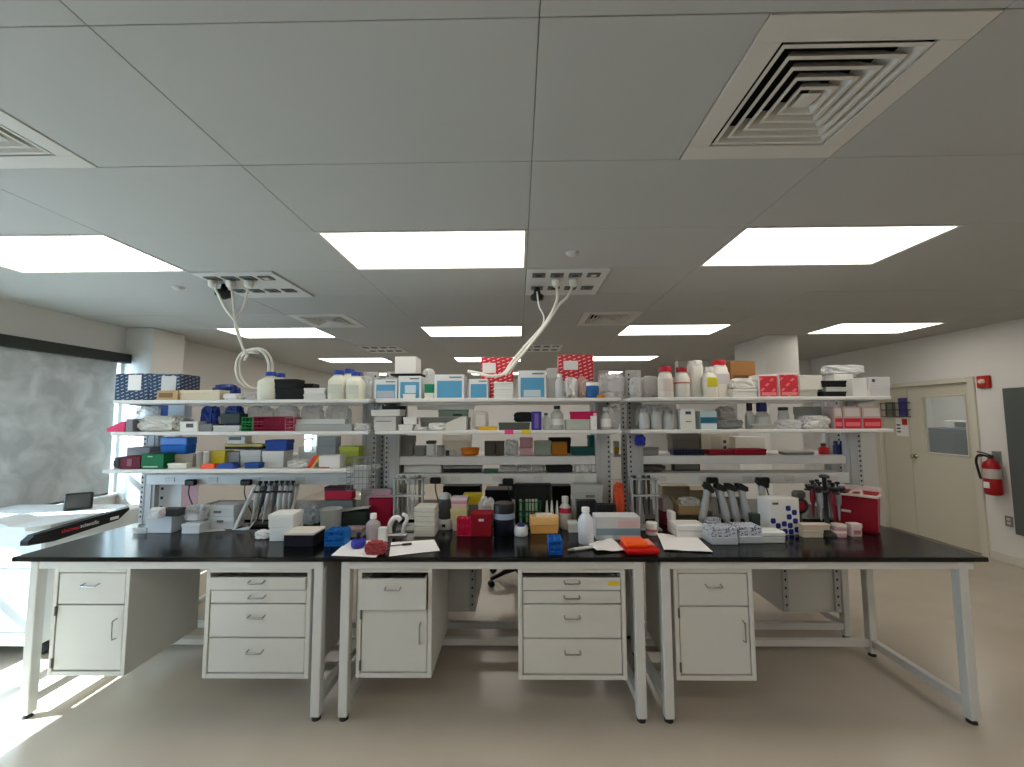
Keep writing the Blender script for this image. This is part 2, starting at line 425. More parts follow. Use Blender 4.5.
# cables from the ceiling panels
CABLE = M((222, 222, 214), .45)
def spline(pts, n=10):
    P = [Vector(p) for p in pts]; out = []
    for i in range(len(P)-1):
        a, b_, c, d = P[max(i-1, 0)], P[i], P[i+1], P[min(i+2, len(P)-1)]
        for k in range(n):
            t = k/n
            out.append(.5*((2*b_)+(c-a)*t+(2*a-5*b_+4*c-d)*t*t+(3*b_-a-3*c+d)*t**3))
    return out+[P[-1]]
def pp(px, py, Y): return at(px, py, Y=Y)
r = thing('hanging_cable', 'white power cables hanging from the ceiling socket panel across the red carton', 'cable', (.2, 3.0, 2.7))
L0 = Vector((.2, 3.0, 2.7))
def loc(pts, o): return [p-o for p in pts]
m = MB()
m.tube(loc(spline([at(556, 283, Z=2.72), pp(557, 300, 2.97), pp(546, 322, 2.95), pp(528, 343, 2.93), pp(512, 362, 2.9), pp(503, 374, 2.86), pp(490, 376, 2.86), pp(478, 373, 2.88), pp(468, 371.5, 2.9)]), L0), .011, 8)
m.build('cable', CABLE, r)
m = MB(); m.tube(loc(spline([at(573, 283, Z=2.72), pp(568, 296, 2.99), pp(558, 306, 2.97), pp(547, 323, 2.94), pp(530, 345, 2.92), pp(514, 364, 2.88), pp(505, 375, 2.86)]), L0), .011, 8); m.build('cable', CABLE, r)
m = MB(); m.tube(loc(spline([at(537, 292, Z=2.66), pp(539, 306, 2.97), pp(544, 320, 2.95), pp(534, 340, 2.925), pp(517, 362, 2.9), pp(509, 374, 2.88)]), L0), .006, 8); m.build('cable', CABLE, r)
for px, py in ((556, 281), (573, 281)):
    p = at(px, py, Z=2.715)-L0
    MB().lathe([(.02, -.045), (.032, -.03), (.034, .005)], 14).build('plug', CABLE, r, p)
p = at(537, 290, Z=2.7)-L0
mm = MB().lathe([(.012, -.09), (.05, -.08), (.055, -.05), (.03, -.03), (.02, .018)], 14); mm.build('plug', BLACKP, r, p, label='black twist lock plug')
r = thing('hanging_cable', 'coiled white power cable looping down from ceiling to the shelf by the window', 'cable', (-2.1, 3.0, 2.7)); L0 = Vector((-2.1, 3.0, 2.7))
tops = [(213, 284), (231, 284), (249, 284)]
ys = [2.95, 2.98, 3.02]
for (tx, ty), Y in zip(tops, ys):
    m = MB(); m.tube(loc(spline([at(tx, ty, Z=2.72), pp((tx+235)/2+1, 308, Y), pp(235, 322, 2.97), pp(243, 348, 2.99), pp(248, 356, 3.02)]), L0), .009, 8); m.build('cable', CABLE, r)
m = MB()
cpts = []
for k in range(0, 29):
    a = -1.1-2*PI*k/12.5
    rad = 1+.13*math.sin(k*.55)
    cpts.append(pp(252+15.5*rad*math.cos(a)+k*.22, 371+20*rad*math.sin(a), 3.03+.02*math.sin(k*.9)))
cpts = [pp(247, 352, 3.0)]+cpts
m.tube(loc(spline(cpts, 6), L0), .009, 8); m.build('cable_coil', CABLE, r)
for tx, ty in tops:
    MB().lathe([(.02, -.045), (.032, -.03), (.034, .005)], 14).build('plug', CABLE, r, at(tx, ty-2, Z=2.715)-L0)
p = at(224, 293, Z=2.66)-L0
MB().lathe([(.012, -.05), (.03, -.04), (.062, -.02), (.062, .015), (.03, .02), (.018, .07)], 14).build('plug', BLACKP, r, p, label='black twist lock plug')
# ---------------------------------------------------------------- things on the door wall
r = thing('fire_alarm', 'red fire alarm strobe on the wall above the door corner', 'alarm', (XR, 4.885, 2.0))
MB().box(-.045, 0, -.062, .062, 0, .145, .008).build('housing', M((176, 44, 34), .4), r)
MB().lathe([(.034, 0), (.03, .018), (.018, .028)], 16).build('strobe_lens', M((235, 205, 195), .2), r, (-.045, 0, .075), rot=(0, -PI/2, 0))
r = thing('fire_extinguisher', 'red fire extinguisher hung on the wall beside the door', 'fire extinguisher', (XR-.085, 4.83, .76))
MB().lathe([(.05, 0), (.072, .012), (.074, .03), (.074, .33), (.06, .375), (.026, .4), (.022, .42)], 24).build('cylinder', M((158, 22, 26), .3), r)
MB().lathe([(.0752, .19), (.0752, .3)], 24, cap=False).build('label_band', M((190, 184, 178), .5), r)
MB().box(-.078, -.07, -.03, .03, .08, .15, .002).build('tag', WHITE, r)
m = MB().box(-.02, .02, -.02, .02, .41, .455, .006); m.tube([(0, -.01, .45), (-.03, .03, .475), (-.05, .09, .49)], .008).tube([(0, -.01, .44), (-.02, .04, .445), (-.04, .1, .43)], .007); m.build('valve_handle', M((60, 60, 60), .4, .6), r)
MB().tube(spline([(-.01, .02, .44), (-.03, .09, .45), (-.03, .125, .38), (-.03, .11, .26), (-.03, .09, .17)]), .012).build('hose', BLACKP, r)
MB().box(.06, .084, -.04, .04, .2, .5, .003).build('bracket', M((150, 150, 148), .4, .5), r)
r = thing('wall_outlet', 'grey electrical outlet low on the wall below the extinguisher', 'outlet', (XR, 4.775, .42))
MB().box(-.008, 0, -.038, .038, 0, .115, .003).build('plate', M((128, 126, 118), .4), r)
for z in (.022, .066): MB().box(-.011, -.007, -.018, .018, z, z+.03, .002).build('socket', M((205, 203, 196), .4), r)
r = thing('wall_panel', 'tall dark grey wall panel at the edge beside the extinguisher', 'panel', (XR, 4.2, .36))
MB().box(-.05, 0, -.5, .49, 0, 1.62, .006).build('door', M((86, 92, 90), .5), r)
MB().box(-.056, -.05, .1, .16, .86, .93, .004).build('latch', BLACKP, r)
r = thing('door_notice', 'small white door notice with red corner and black print', 'notice', (XR+.034, 6.02, 1.38))
MB().box(-.004, 0, -.1, .09, 0, .26, .001).build('sheet', PAPER, r)
MB().box(-.006, -.004, -.09, -.01, .16, .25, 0).build('red_patch', M((176, 40, 36), .6), r)
m = MB()
for q in range(3): m.box(-.006, -.004, .02, .075, .05+.05*q, .07+.05*q, 0)
m.build('print', M((40, 40, 40), .6), r)
r = thing('door_pocket', 'dark wire holder with purple leaflets on the narrow door leaf', 'holder', (XR+.034, 6.08, 1.66))
m = MB()
for z in (0, .1, .2): m.tube([(-.01, -.22, z), (-.06, -.2, z), (-.06, .2, z), (-.01, .22, z)], .006)
for y in (-.2, -.1, 0, .1, .2): m.tube([(-.06, y, 0), (-.06, y, .2)], .004)
m.build('wire_frame', M((50, 50, 48), .4), r)
MB().box(-.05, -.02, -.19, -.08, .01, .27, .002).build('leaflet', M((74, 66, 136), .5), r)
MB().box(-.05, -.02, .0, .14, .01, .22, .002).build('leaflet', M((120, 122, 110), .5), r)
# ---------------------------------------------------------------- benches
BZ = .894; BY0, BY1 = 2.345, 3.105
BX = [-2.903, -1.07, .763, 2.597]
def table(x0, x1, y0, y1, flip, legsx, label, group):
    """lab table: black top on a white steel frame; flip puts the apron on the far side"""
    r = thing('lab_bench', label, 'bench', ((x0+x1)/2, (y0+y1)/2, 0), 0, group)
    cx, cy = (x0+x1)/2, (y0+y1)/2
    MB().box(x0-cx+.001, x1-cx-.001, y0-cy, y1-cy, BZ-.026, BZ, .003).build('worktop', BLACKTOP, r)
    a, b_ = y0+.02-cy, y1-.06-cy
    s = .026
    for lx in legsx:
        X = lx-cx
        for yy in (a, b_-2*s):
            lg = MB().box(X-s, X+s, yy, yy+2*s, .022, BZ-.026, .004).build('leg', WHITE_METAL, r)
            MB().lathe([(.024, 0), (.024, .008), (.012, .012), (.012, .024)], 14).build('foot', RUBBER, lg, (X, yy+s, 0))
        MB().box(X-s+.004, X+s-.004, a+2*s, b_-2*s, .07, .118, .003).build('bottom_rail', WHITE_METAL, r)
        MB().box(X-s+.004, X+s-.004, a+2*s, b_-2*s, BZ-.075, BZ-.027, .003).build('top_rail', WHITE_METAL, r)
    ya = a if not flip else b_-2*s
    yb = b_-2*s if not flip else a
    xa, xb = legsx[0]-cx-s, legsx[-1]-cx+s
    MB().box(xa, xb+(.035 if x1 > 2.5 else 0), ya+.003, ya+.04, BZ-.073, BZ-.026, .003).build('apron', WHITE_METAL, r)
    MB().box(xa+2*s, xb-2*s, yb+.008, yb+.044, .066, .112, .003).build('stretcher', WHITE_METAL, r)
    return r
LEGS = [(-2.79, -1.142), (-.987, .672), (.823, 2.475)]
nm = ['by the windows', 'in the middle', 'toward the door']
for i in range(3):
    table(BX[i], BX[i+1], BY0, BY1, False, LEGS[i], ['black topped white steel lab bench by the windows', 'black topped white steel lab bench at the middle, front row', 'black topped white steel lab bench nearest the door, empty knee space beside its pedestal'][i], 'front lab benches')
RY0, RY1 = 3.20, 3.96
for i in range(3):
    table(BX[i], BX[i+1], RY0, RY1, True, LEGS[i], 'black topped lab bench in the rear row %s, behind the shelving' % nm[i], 'rear lab benches')
def handle(w=.085):
    return MB().tube(spline([(-w/2, .0, 0), (-w/2, -.022, -.004), (-w/2+.008, -.028, -.006), (w/2-.008, -.028, -.006), (w/2, -.022, -.004), (w/2, 0, 0)], 5), .0045, 8)
PED = M((206, 204, 197), .4)
def pedestal(x0, x1, y0, dep, z0, z1, rows, label, group, back=False, hinge=True):
    """hanging drawer unit; rows from the top: ('drawer'|'door', height share, slide-out)"""
    r = thing('drawer_pedestal', label, 'cabinet', ((x0+x1)/2, y0, z0), 0, group)
    w = (x1-x0)/2; H = z1-z0; t = .024; d0 = 0 if not back else -dep
    sg = 1 if not back else -1
    ya, yb = (0, dep) if not back else (-dep, 0)
    m = MB()
    m.box(-w, -w+t, ya, yb, 0, H, .002).box(w-t, w, ya, yb, 0, H, .002).box(-w+t, w-t, ya, yb, H-t, H, .002).box(-w+t, w-t, ya, yb, 0, t, .002)
    m.box(-w+t, w-t, yb-.012, yb, t, H-t, 0) if not back else m.box(-w+t, w-t, ya, ya+.012, t, H-t, 0)
    m.build('carcass', PED, r)
    if back:
        for q in (-1, 1):
            s = MB(); s.box(q*(w-.045), q*w, ya-.012, ya, .01, H, .002)
            for k in range(9):
                z = .05+k*.062
                s.box(q*(w-.03), q*(w-.018), ya-.0135, ya-.011, z, z+.016, 0, 1)
            s.build('mounting_rail', [POST_GREY, HOLE], r)
        return r
    z = H-t-.003
    tot = H-2*t-.006
    for kind, sh, out in rows:
        h = tot*sh; gq = .0035
        f = MB().box(-w+t+.004, w-t-.004, .004-out, .02-out, z-h+gq, z-(gq if not out else .022), .0025)
        if out:
            f.box(-w+t+.014, -w+t+.026, .02-out, .3, z-h+.01, z-.035, 0).box(w-t-.026, w-t-.014, .02-out, .3, z-h+.01, z-.035, 0).box(-w+t+.014, w-t-.014, .02-out, .3, z-h+.008, z-h+.016, 0)
        p = f.build(kind, PED, r)
        if kind == 'drawer':
            handle().build('handle', CHROME, p, (0, .004-out, z-h*.5+(.0 if h < .14 else h*.12)+.008))
        else:
            hm = MB().tube(spline([(0, 0, .055), (0, -.024, .05), (0, -.028, .042), (0, -.028, -.042), (0, -.024, -.05), (0, 0, -.055)], 5), .0045, 8)
            hm.build('handle', CHROME, p, (w-t-.04, .004, z-.13))
            for q in (.09, .88):
                MB().lathe([(.006, -.025), (.006, .025)], 10).build('hinge', M((110, 110, 108), .35, .8), p, (-w+t+.0, -.002, z-h*q))
        z -= h
    return r
F4 = [('drawer', .17, .012), ('drawer', .14, 0), ('drawer', .34, 0), ('drawer', .35, 0)]
F2 = [('drawer', .33, 0), ('door', .67, 0)]
F2o = [('drawer', .36, .03), ('door', .64, 0)]
G = 'white pedestals under the front benches'
pedestal(-2.69, -2.245, 2.385, .53, .225, .82, F2, 'white drawer and door pedestal beside the sunlit bench leg', G)
pedestal(-1.80, -1.193, 2.385, .53, .215, .82, F4, 'white four drawer pedestal under the bench by the windows', G)
pedestal(-.925, -.497, 2.385, .53, .222, .82, F2o, 'white pedestal with its drawer slid open above a door', G)
p4 = pedestal(-.008, .600, 2.385, .53, .215, .82, F4, 'white four drawer pedestal with a yellow tape label', G)
MB().box(.205, .265, -.0115, -.0085, .515, .536, 0).build('tape_label', M((222, 196, 40), .6), p4)
pedestal(.872, 1.315, 2.385, .53, .215, .82, F2, 'white drawer and door pedestal nearest the door, with scuffed front', G)
G = 'pedestals under the rear benches'
pedestal(-.70, -.335, 3.75, .535, .2, .82, None, 'rear pedestal seen from behind between the middle pedestals', G, True)
pedestal(1.99, 2.425, 3.75, .535, .2, .82, None, 'rear pedestal seen from behind under the bench nearest the door', G, True)
pedestal(-2.3, -1.87, 3.75, .535, .2, .82, None, 'rear pedestal behind the windowward bench', G, True)
# ---------------------------------------------------------------- shelving
ZT, ZS, ZH, ZH2, ZC = 1.81, 1.59, 1.335, 1.388, 1.263
PX = [(-2.79, -1.125), (-.95, .63), (.872, 2.475)]
SX = [(-2.82, -1.03), (-.985, .70), (.765, 2.525)]
def upright(r, x, y, z1, side):
    m = MB(); sg = 1 if side > 0 else -1
    m.box(x-.055, x+.055, y, y+.04, BZ, z1, .003)
    m.box(x-sg*.055, x-sg*.024, y-.004, y, BZ, z1, .001)
    k = BZ+.05
    while k < z1-.03:
        m.box(x-sg*.045, x-sg*.034, y-.0055, y-.0035, k, k+.014, 0, 1); k += .036
    # rolled channel ridges
    m.box(x+sg*.02, x+sg*.032, y-.006, y, BZ, z1, .002)
    return m
def shelf_board(r, name, x0, x1, y0, y1, z, th=.024, mat=None):
    o = MB().box(x0, x1, y0, y1, z-th, z, .004).build(name, mat or SHELF_GREY, r)
    for q in (x0+.012, x1-.012):     # cantilever brackets below
        MB().prism([(y0+.10, z-th), (y1, z-th), (y1, z-th-.018), (y0+.12, z-th-.006)], q-.004, q+.004, 'x').build('bracket', POST_GREY, o)
    return o
names = ['grey shelving unit by the windows packed with lab supplies', 'grey middle shelving unit holding blue boxes and red cartons', 'grey shelving unit nearest the door holding red capped bottles']
for u in range(3):
    r = thing('shelving_unit', names[u], 'shelving', (0, 0, 0), 0, 'bench shelving units')
    a, b_ = PX[u]; x0, x1 = SX[u]
    for x, s in ((a, 1 if u != 1 else -1), (b_, -1)):
        upright(r, x, 3.062, 2.03, (1 if x == a else -1)).build('upright', [POST_GREY, HOLE], r)
        upright(r, x, 3.25, 2.0, (1 if x == a else -1)).build('upright', [POST_GREY, HOLE], r)
    shelf_board(r, 'shelf', x0, x1, 2.78, 3.06, ZT)
    shelf_board(r, 'shelf', x0, x1, 2.78, 3.06, ZS)
    if u == 0: shelf_board(r, 'shelf', x0-.02, x1, 2.76, 3.06, ZH)
    else:
        MB().box(a+.056, b_-.056, 3.066, 3.10, ZH2-.062, ZH2, .003).box(a+.056, b_-.056, 3.10, 3.25, ZH2-.02, ZH2-.004, 0).build('middle_shelf', SHELF_GREY, r)
    ch = MB().box(a+.056 if u else a, b_-.056 if u else b_, 3.045, 3.10, ZC-.075, ZC, .003).box(a+.056, b_-.056, 3.10, 3.25, ZC-.02, ZC-.004, 0).build('wiring_channel', SHELF_GREY, r)
    n = 5
    for k in range(n):
        x = a+.18+(b_-a-.36)*k/(n-1)
        q = MB().box(x-.035, x+.035, 3.04, 3.046, ZC-.055, ZC-.02, .002).build('outlet', M((205, 205, 200), .4), ch)
    # rear shelves
    MB().box(x0, x1, 3.295, 3.58, ZT-.024, ZT, .004).build('shelf', SHELF_GREY, r)
    MB().box(x0, x1, 3.295, 3.58, ZH2-.03, ZH2-.004, .004).build('shelf', SHELF_GREY, r)
    # end plates
    for x in (a, b_):
        MB().box(x-.02, x+.02, 3.102, 3.25, 1.9, 1.94, .002).build('cross_tie', POST_GREY, r)
# black plugs on the channels
for px, py, lb in ((193, 482, 'black plug in the channel above the gloves'), (248, 482, 'black plug in the channel above the pipette rack'), (436, 480, 'black plug in the channel above the clear rack'), (508, 481, 'black plug in the channel behind the black jar'), (711, 480, 'black plug at the channel above the grey pipettes'), (762, 480, 'black plug in the channel above the blue and white box')):
    p = at(px, py, Y=3.04)
    r = thing('power_plug', lb, 'plug', (p.x, 3.0385, p.z), 0, 'black power plugs')
    MB().box(-.04, .04, -.035, 0, -.022, .022, .008).build('body', BLACKP, r)
    MB().tube(spline([(0, -.03, -.015), (.01, -.045, -.08), (.03, -.03, -.16), (.05, .0, -.24)]), .004).build('cord', BLACKP, r)
# ---------------------------------------------------------------- floor standing instrument by the windows
r = thing('lab_instrument', 'white floor standing instrument with black front bar and small touchscreen', 'instrument', (-3.9, 3.0, 0))
o = Vector((-3.9, 3.0, 0)); INST = M((222, 226, 226), .4)
MB().box(-4.46+3.9, -3.37+3.9, -.1, .75, .1, .9, .012).build('cabinet', INST, r)
MB().box(-.56, .53, -.103, -.1, .635, .64, 0).box(-.56, .53, -.103, -.1, .2, .206, 0).build('panel_seam', M((120, 126, 128), .5), r)
m = MB().prism([(-.56, -.14), (.44, -.14), (.53, -.06), (.53, .44), (.46, .60), (-.56, .62)], .9, .925, 'z'); m.build('top_deck', INST, r)
MB().prism([(-.56, .926), (.30, .926), (.18, .965), (-.56, .965)], -.12, .1, 'y').build('hood', INST, r)
bar = MB().prism([(-.24, .83), (-.24, .86), (-.20, .892), (.35, .926), (.47, .932), (.47, .912), (.38, .85), (-.08, .815)], .535, .59, 'x').build('front_bar', M((12, 14, 16), .4), r)
def text(body, size, mat, parent, loc_, rot, name='lettering'):
    cu = bpy.data.curves.new(name, 'FONT'); cu.body = body; cu.size = size; cu.extrude = .0006; cu.align_x = 'LEFT'
    cu.materials.append(mat)
    t_ = bpy.data.objects.new(name, cu); C.objects.link(t_); bpy.context.view_layer.update()
    me = bpy.data.meshes.new_from_object(t_.evaluated_get(bpy.context.evaluated_depsgraph_get())); bpy.data.objects.remove(t_)
    o_ = bpy.data.objects.new(name, me); C.objects.link(o_); o_.parent = parent; o_.location = loc_; o_.rotation_euler = rot
    return o_
text('thermo', .04, M((190, 40, 50), .5), bar, (.5905, -.04, .858), (PI/2, 0, PI/2))
text('scientific', .04, M((225, 225, 225), .5), bar, (.5905, .085, .862), (PI/2, 0, PI/2))
MB().box(.5902, .592, .31, .38, .862, .884, 0).build('label_plate', M((230, 232, 232), .5), bar)
mon = MB().box(-.015, .012, -.085, .085, 0, .14, .01, 0).box(.012, .0135, -.07, .07, .02, .125, 0, 1).build('touchscreen', [BLACKP, M((62, 60, 58), .2)], r, (.22, .40, .926), rot=(0, -.25, -.9))
for x in (-.5, .47):
    for y in (0, .68):
        MB().lathe([(.04, -.018), (.046, -.01), (.046, .01), (.04, .018)], 16).build('caster', RUBBER, r, (x, y, .047), rot=(PI/2, 0, 0))
        MB().box(x-.03, x+.03, y-.03, y+.03, .09, .105, .002).build('caster_plate', CHROME, r)
# ---------------------------------------------------------------- office chair behind the benches
r = thing('office_chair', 'black office chair on casters behind the benches, mostly hidden', 'chair', (-.03, 4.35, 0))
for k in range(5):
    a = 2*PI*k/5-1.25
    lg = MB().tube([(0, 0, .12), (.15*math.cos(a), .15*math.sin(a), .105), (.31*math.cos(a), .31*math.sin(a), .075)], [.03, .024, .018], 8).build('leg', BLACKP, r)
    MB().lathe([(.026, -.026), (.03, -.02), (.03, .02), (.026, .026)], 16).build('caster', BLACKP, lg, (.31*math.cos(a), .31*math.sin(a), .03), rot=(PI/2, 0, a))
MB().lathe([(.028, .1), (.028, .28), (.02, .28), (.02, .44)], 14).build('gas_column', BLACKP, r)
MB().rbox(.46, .44, [(.9, .42), (1, .44), (1, .47), (.92, .49)], r=.3).build('seat', M((34, 34, 36), .8), r)
MB().rbox(.42, .06, [(.8, .56), (1, .62), (1, .9), (.85, .96)], cy=.24, r=.4).build('backrest', M((34, 34, 36), .8), r)
MB().tube([(0, .1, .41), (0, .28, .42), (0, .28, .7)], .018).build('back_bracket', BLACKP, r)
# ---------------------------------------------------------------- small lab things
SURF = {'T': ZT, 'S': ZS, 'H': ZH, 'M': ZH2, 'C': ZC, 'D': BZ}
YDEF = {'T': 2.83, 'S': 2.82, 'H': 2.81, 'M': 3.112, 'C': 3.108, 'D': 2.8}
def place(x0, x1, yt, sf, yb=None, Y=None, zb=None):
    """world x-range, front Y, base z and height of something seen between those picture columns and standing on a surface"""
    z0 = zb if zb is not None else SURF[sf]
    if sf == 'D' and Y is None: Y = at((x0+x1)/2, yb, Z=BZ).y
    if Y is None: Y = YDEF[sf]
    if zb is None and yb is not None and sf != 'D': z0 = at((x0+x1)/2, yb, Y=Y).z
    a, b_ = at(x0, yt, Y=Y), at(x1, yt, Y=Y)
    z0 += .0006
    h = max(.008, (a.z+b_.z)/2-z0)
    top = {'S': ZT-.03, 'H': ZS-.03, 'C': ZH2-.068}.get(sf)
    if top: h = max(.008, min(h, top-z0))
    return (a.x+b_.x)/2, b_.x-a.x, Y, z0, h
def carton(name, label, cat, x0, x1, yt, sf, col, d=.12, yb=None, Y=None, zb=None, lid=None, labs=(), group=None, mat=None, rz=0., rough=.62, lidcol=None, top=None):
    x, w, Y, z, h = place(x0, x1, yt, sf, yb, Y, zb)
    r = thing(name, label, cat, (x, Y, z), rz, group)
    m = mat or M(col, rough, spec=.18); a = w/2
    if lid == 'lid':
        k = h*(top or .35)
        MB().box(-a+.003, a-.003, .003, d-.003, 0, h-k*.5, .003).build('body', m, r)
        MB().box(-a, a, 0, d, h-k, h, .003).build('lid', M(lidcol, rough) if lidcol else m, r)
    elif lid == 'flap':
        MB().box(-a, a, 0, d, 0, h-.003, .002).build('body', m, r)
        MB().box(-a, a, .001, d/2-.001, h-.003, h, .0008).build('flap', m, r)
        MB().box(-a, a, d/2+.001, d-.001, h-.003, h, .0008).build('flap', m, r)
    elif lid == 'tip':
        k = h*(top or .45)
        MB().box(-a+.002, a-.002, .002, d-.002, 0, h-k-.001, .004, taper=.95).build('base', m, r)
        MB().box(-a, a, 0, d, h-k, h, .006).build('lid', M(lidcol or col, .3), r)
    elif lid == 'tray':
        t = .003
        mb = MB().box(-a, a, 0, d, 0, t, .001).box(-a, a, 0, t, t, h, .001).box(-a, a, d-t, d, t, h, .001).box(-a, -a+t, t, d-t, t, h, .001).box(a-t, a, t, d-t, t, h, .001)
        mb.box(-a-.004, a+.004, -.004, t, h-.004, h, .001).box(-a-.004, a+.004, d-t, d+.004, h-.004, h, .001)
        mb.build('tray_body', m, r)
    else:
        MB().box(-a, a, 0, d, 0, h, .0025).box(-a+.004, a-.004, -.0006, 0, h*.8, h*.8+.0012, 0).build('body', m, r)
    for iL, L in enumerate(labs):
        u0, u1, v0, v1, c = L[:5]
        MB().box(-a+w*u0, -a+w*u1, -.0014-.0006*iL, -.0002, h*v0, h*v1, 0).build(L[5] if len(L) > 5 else 'sticker', M(c, .5) if isinstance(c, tuple) else c, r)
    return z+h
def bottle(name, label, cat, x0, x1, yt, sf, col, cap, yb=None, Y=None, zb=None, kind='round', neck=.4, capf=.14, lab=None, group=None, alpha=1., fill=None, rz=0., d=None):
    x, w, Y, z, h = place(x0, x1, yt, sf, yb, Y, zb)
    R = w/2
    d = d or w
    r = thing(name, label, cat, (x, Y+d/2, z), rz, group)
    m = M(col, .35, alpha=alpha)
    hs = h*(1-capf); zs = hs*.8
    if kind == 'round':
        MB().lathe([(R*.9, 0), (R, .006), (R, zs*.93), (R*.9, zs), (R*(neck+.12), hs*.93), (R*neck, hs*.96), (R*neck, hs+.002)], 24).build('body', m, r)
    elif kind == 'jar':
        MB().lathe([(R*.92, 0), (R, .006), (R, hs*.92), (R*.93, hs)], 24).build('body', m, r)
    else:
        MB().rbox(w, d, [(.95, 0), (1, .006), (1, zs*.93), (.88, zs), (neck+.1, hs*.93), (neck, hs*.96), (neck, hs+.002)], r=.28).build('body', m, r)
    cr = R*(neck+.1) if kind != 'jar' else R
    MB().lathe([(cr, hs), (cr, hs+h*capf*.85), (cr*.92, h)], 20).build('cap', M(cap, .4), r)
    if lab:
        v0, v1, c = lab
        if kind == 'square': MB().box(-w*.4, w*.4, -d/2-.0012, -d/2+.001, h*v0, h*v1, 0).build('sticker', M(c, .5), r)
        else: MB().lathe([(R+.0008, h*v0), (R+.0008, h*v1)], 24, cap=False).build('sticker', M(c, .5), r)
    if fill: MB().lathe([(R*.88, .004), (R*.93, .01), (R*.93, h*fill)], 20).build('contents', M((200, 205, 205), .4), r)
    return z+h
def bag(name, label, cat, x0, x1, yt, sf, mat=None, d=.12, yb=None, Y=None, zb=None, seed=None, group=None, rough=.45, freq=2.6, pw=.5):
    x, w, Y, z, h = place(x0, x1, yt, sf, yb, Y, zb)
    o = MB().blob(w, d, h, seed if seed is not None else random.randint(1, 99), rough, 20, 0, freq, pw).build(name, mat or BAG, None, (x, Y+d/2, z))
    tag(o, label, cat, group); return z+h
def paper(label, pts, z=BZ, mat=None, amp=.004, seed=1, name='paper_sheet', cat='paper', size=None, rz=0.):
    """pts: picture corners of a sheet lying on the bench (near-left, near-right, far-right, far-left)"""
    P = [at(a, b_, Z=z) for a, b_ in pts]
    c = sum(P, Vector())/4
    m = MB(); n = 8; vs = []
    for lay in (0, 1):
        for j in range(n+1):
            for i in range(n+1):
                u, v = i/n, j/n
                p = (P[0]*(1-u)+P[1]*u)*(1-v)+(P[3]*(1-u)+P[2]*u)*v-c
                vs.append((p.x, p.y, .0008+amp*(.5+.5*noise.noise(Vector((p.x*11+seed, p.y*11, seed))))+lay*.001))
    N = (n+1)**2; fs = []
    for j in range(n):
        for i in range(n):
            a = j*(n+1)+i; q = [a, a+1, a+n+2, a+n+1]; fs += [[v+N for v in q], q[::-1]]
    e = list(range(n+1))+[j*(n+1)+n for j in range(1, n+1)]+[n*(n+1)+i for i in range(n-1, -1, -1)]+[j*(n+1) for j in range(n-1, 0, -1)]
    for k in range(len(e)): fs.append([e[k], e[(k+1) % len(e)], e[(k+1) % len(e)]+N, e[k]+N])
    o = m.add(vs, fs).build(name, mat or PAPER, None, c); o.location.z = z
    return tag(o, label, cat)
def rack(name, label, x0, x1, yt, sf, col, d=.09, yb=None, Y=None, nx=8, ny=2, tubes=None, group=None):
    """tube rack: open frame with two drilled decks and end plates"""
    x, w, Y, z, h = place(x0, x1, yt, sf, yb, Y); m = M(col, .4); a = w/2
    r = thing(name, label, 'tube rack', (x, Y, z), 0, group)
    mb = MB()
    mb.box(-a, -a+.004, 0, d, 0, h, .001).box(a-.004, a, 0, d, 0, h, .001).box(-a, a, 0, d, 0, .005, .001)
    for zz in (h*.45, h-.006):
        for q in range(ny+1): mb.box(-a, a, d*q/ny-.004 if q else 0, d*q/ny+.004 if q < ny else d, zz, zz+.005, .0008)
        for q in range(nx+1): mb.box(-a+w*q/nx-.0035, -a+w*q/nx+.0035, 0, d, zz, zz+.005, .0008)
    for q in range(nx+1): mb.box(-a+w*q/nx-.002, -a+w*q/nx+.002, 0, .003, 0, h, .0005)
    mb.box(-a, a, 0, .003, h*.2, h*.26, .0005).box(-a, a, 0, .003, h*.62, h*.68, .0005).box(-a, a, d-.003, d, 0, h, .0005)
    mb.build('frame', m, r)
    if tubes:
        for q in range(nx):
            if random.random() < .75:
                MB().lathe([(.003, .012), (w/nx*.36, .03), (w/nx*.36, h+.008), (w/nx*.42, h+.009), (w/nx*.42, h+.016)], 10).build('tube', M(tubes, .3), r, (-a+w*(q+.5)/nx, d/ny*.5, 0))
    return z+h
NAVY = M_dash((18, 42, 72), (150, 168, 190), 25, .62, 'navy_dash')
REDD = M_dash((190, 24, 42), (238, 205, 205), 24, .62, 'red_dash')
lw = (222, 222, 220)
# ================= unit by the windows, top shelf
G = 'navy cartons with white dashes'
carton('carton', 'navy dash printed carton at the window end of the top shelf', 'box', 116, 150, 373.5, 'T', 0, .18, Y=2.86, mat=NAVY, lid='flap', group=G, labs=[(.38, .76, .38, .95, lw)])
carton('carton', 'navy dash printed carton behind the small brown box', 'box', 150.4, 181, 374, 'T', 0, .18, Y=2.86, mat=NAVY, lid='flap', group=G, labs=[(.38, .86, .36, .92, (190, 194, 194))])
carton('carton', 'small brown carton in front of the navy cartons', 'box', 157, 178, 390.5, 'T', (176, 146, 104), .06, Y=2.79, lid='flap', labs=[(.1, .75, .25, .75, (120, 94, 60))])
carton('carton', 'long low cream box beside the small brown carton', 'box', 179, 220, 390, 'T', (206, 196, 172), .1, Y=2.80, lid='lid')
bag('glove_bag', 'crumpled blue and white glove bag behind the cream box', 'bag', 211, 235, 383.5, 'T', M((44, 68, 138), .4), .08, Y=2.93, seed=5, rough=.5)
bag('crumpled_paper', 'crumpled white paper between cream box and coiled cable', 'paper', 221, 240, 393, 'T', PAPER, .09, Y=2.81, seed=8, rough=.5)
paper_z = ZT
bag('plastic_bag', 'flat white plastic bag under the coiled cable', 'bag', 240, 256, 393, 'T', BAG, .1, Y=2.82, seed=9)
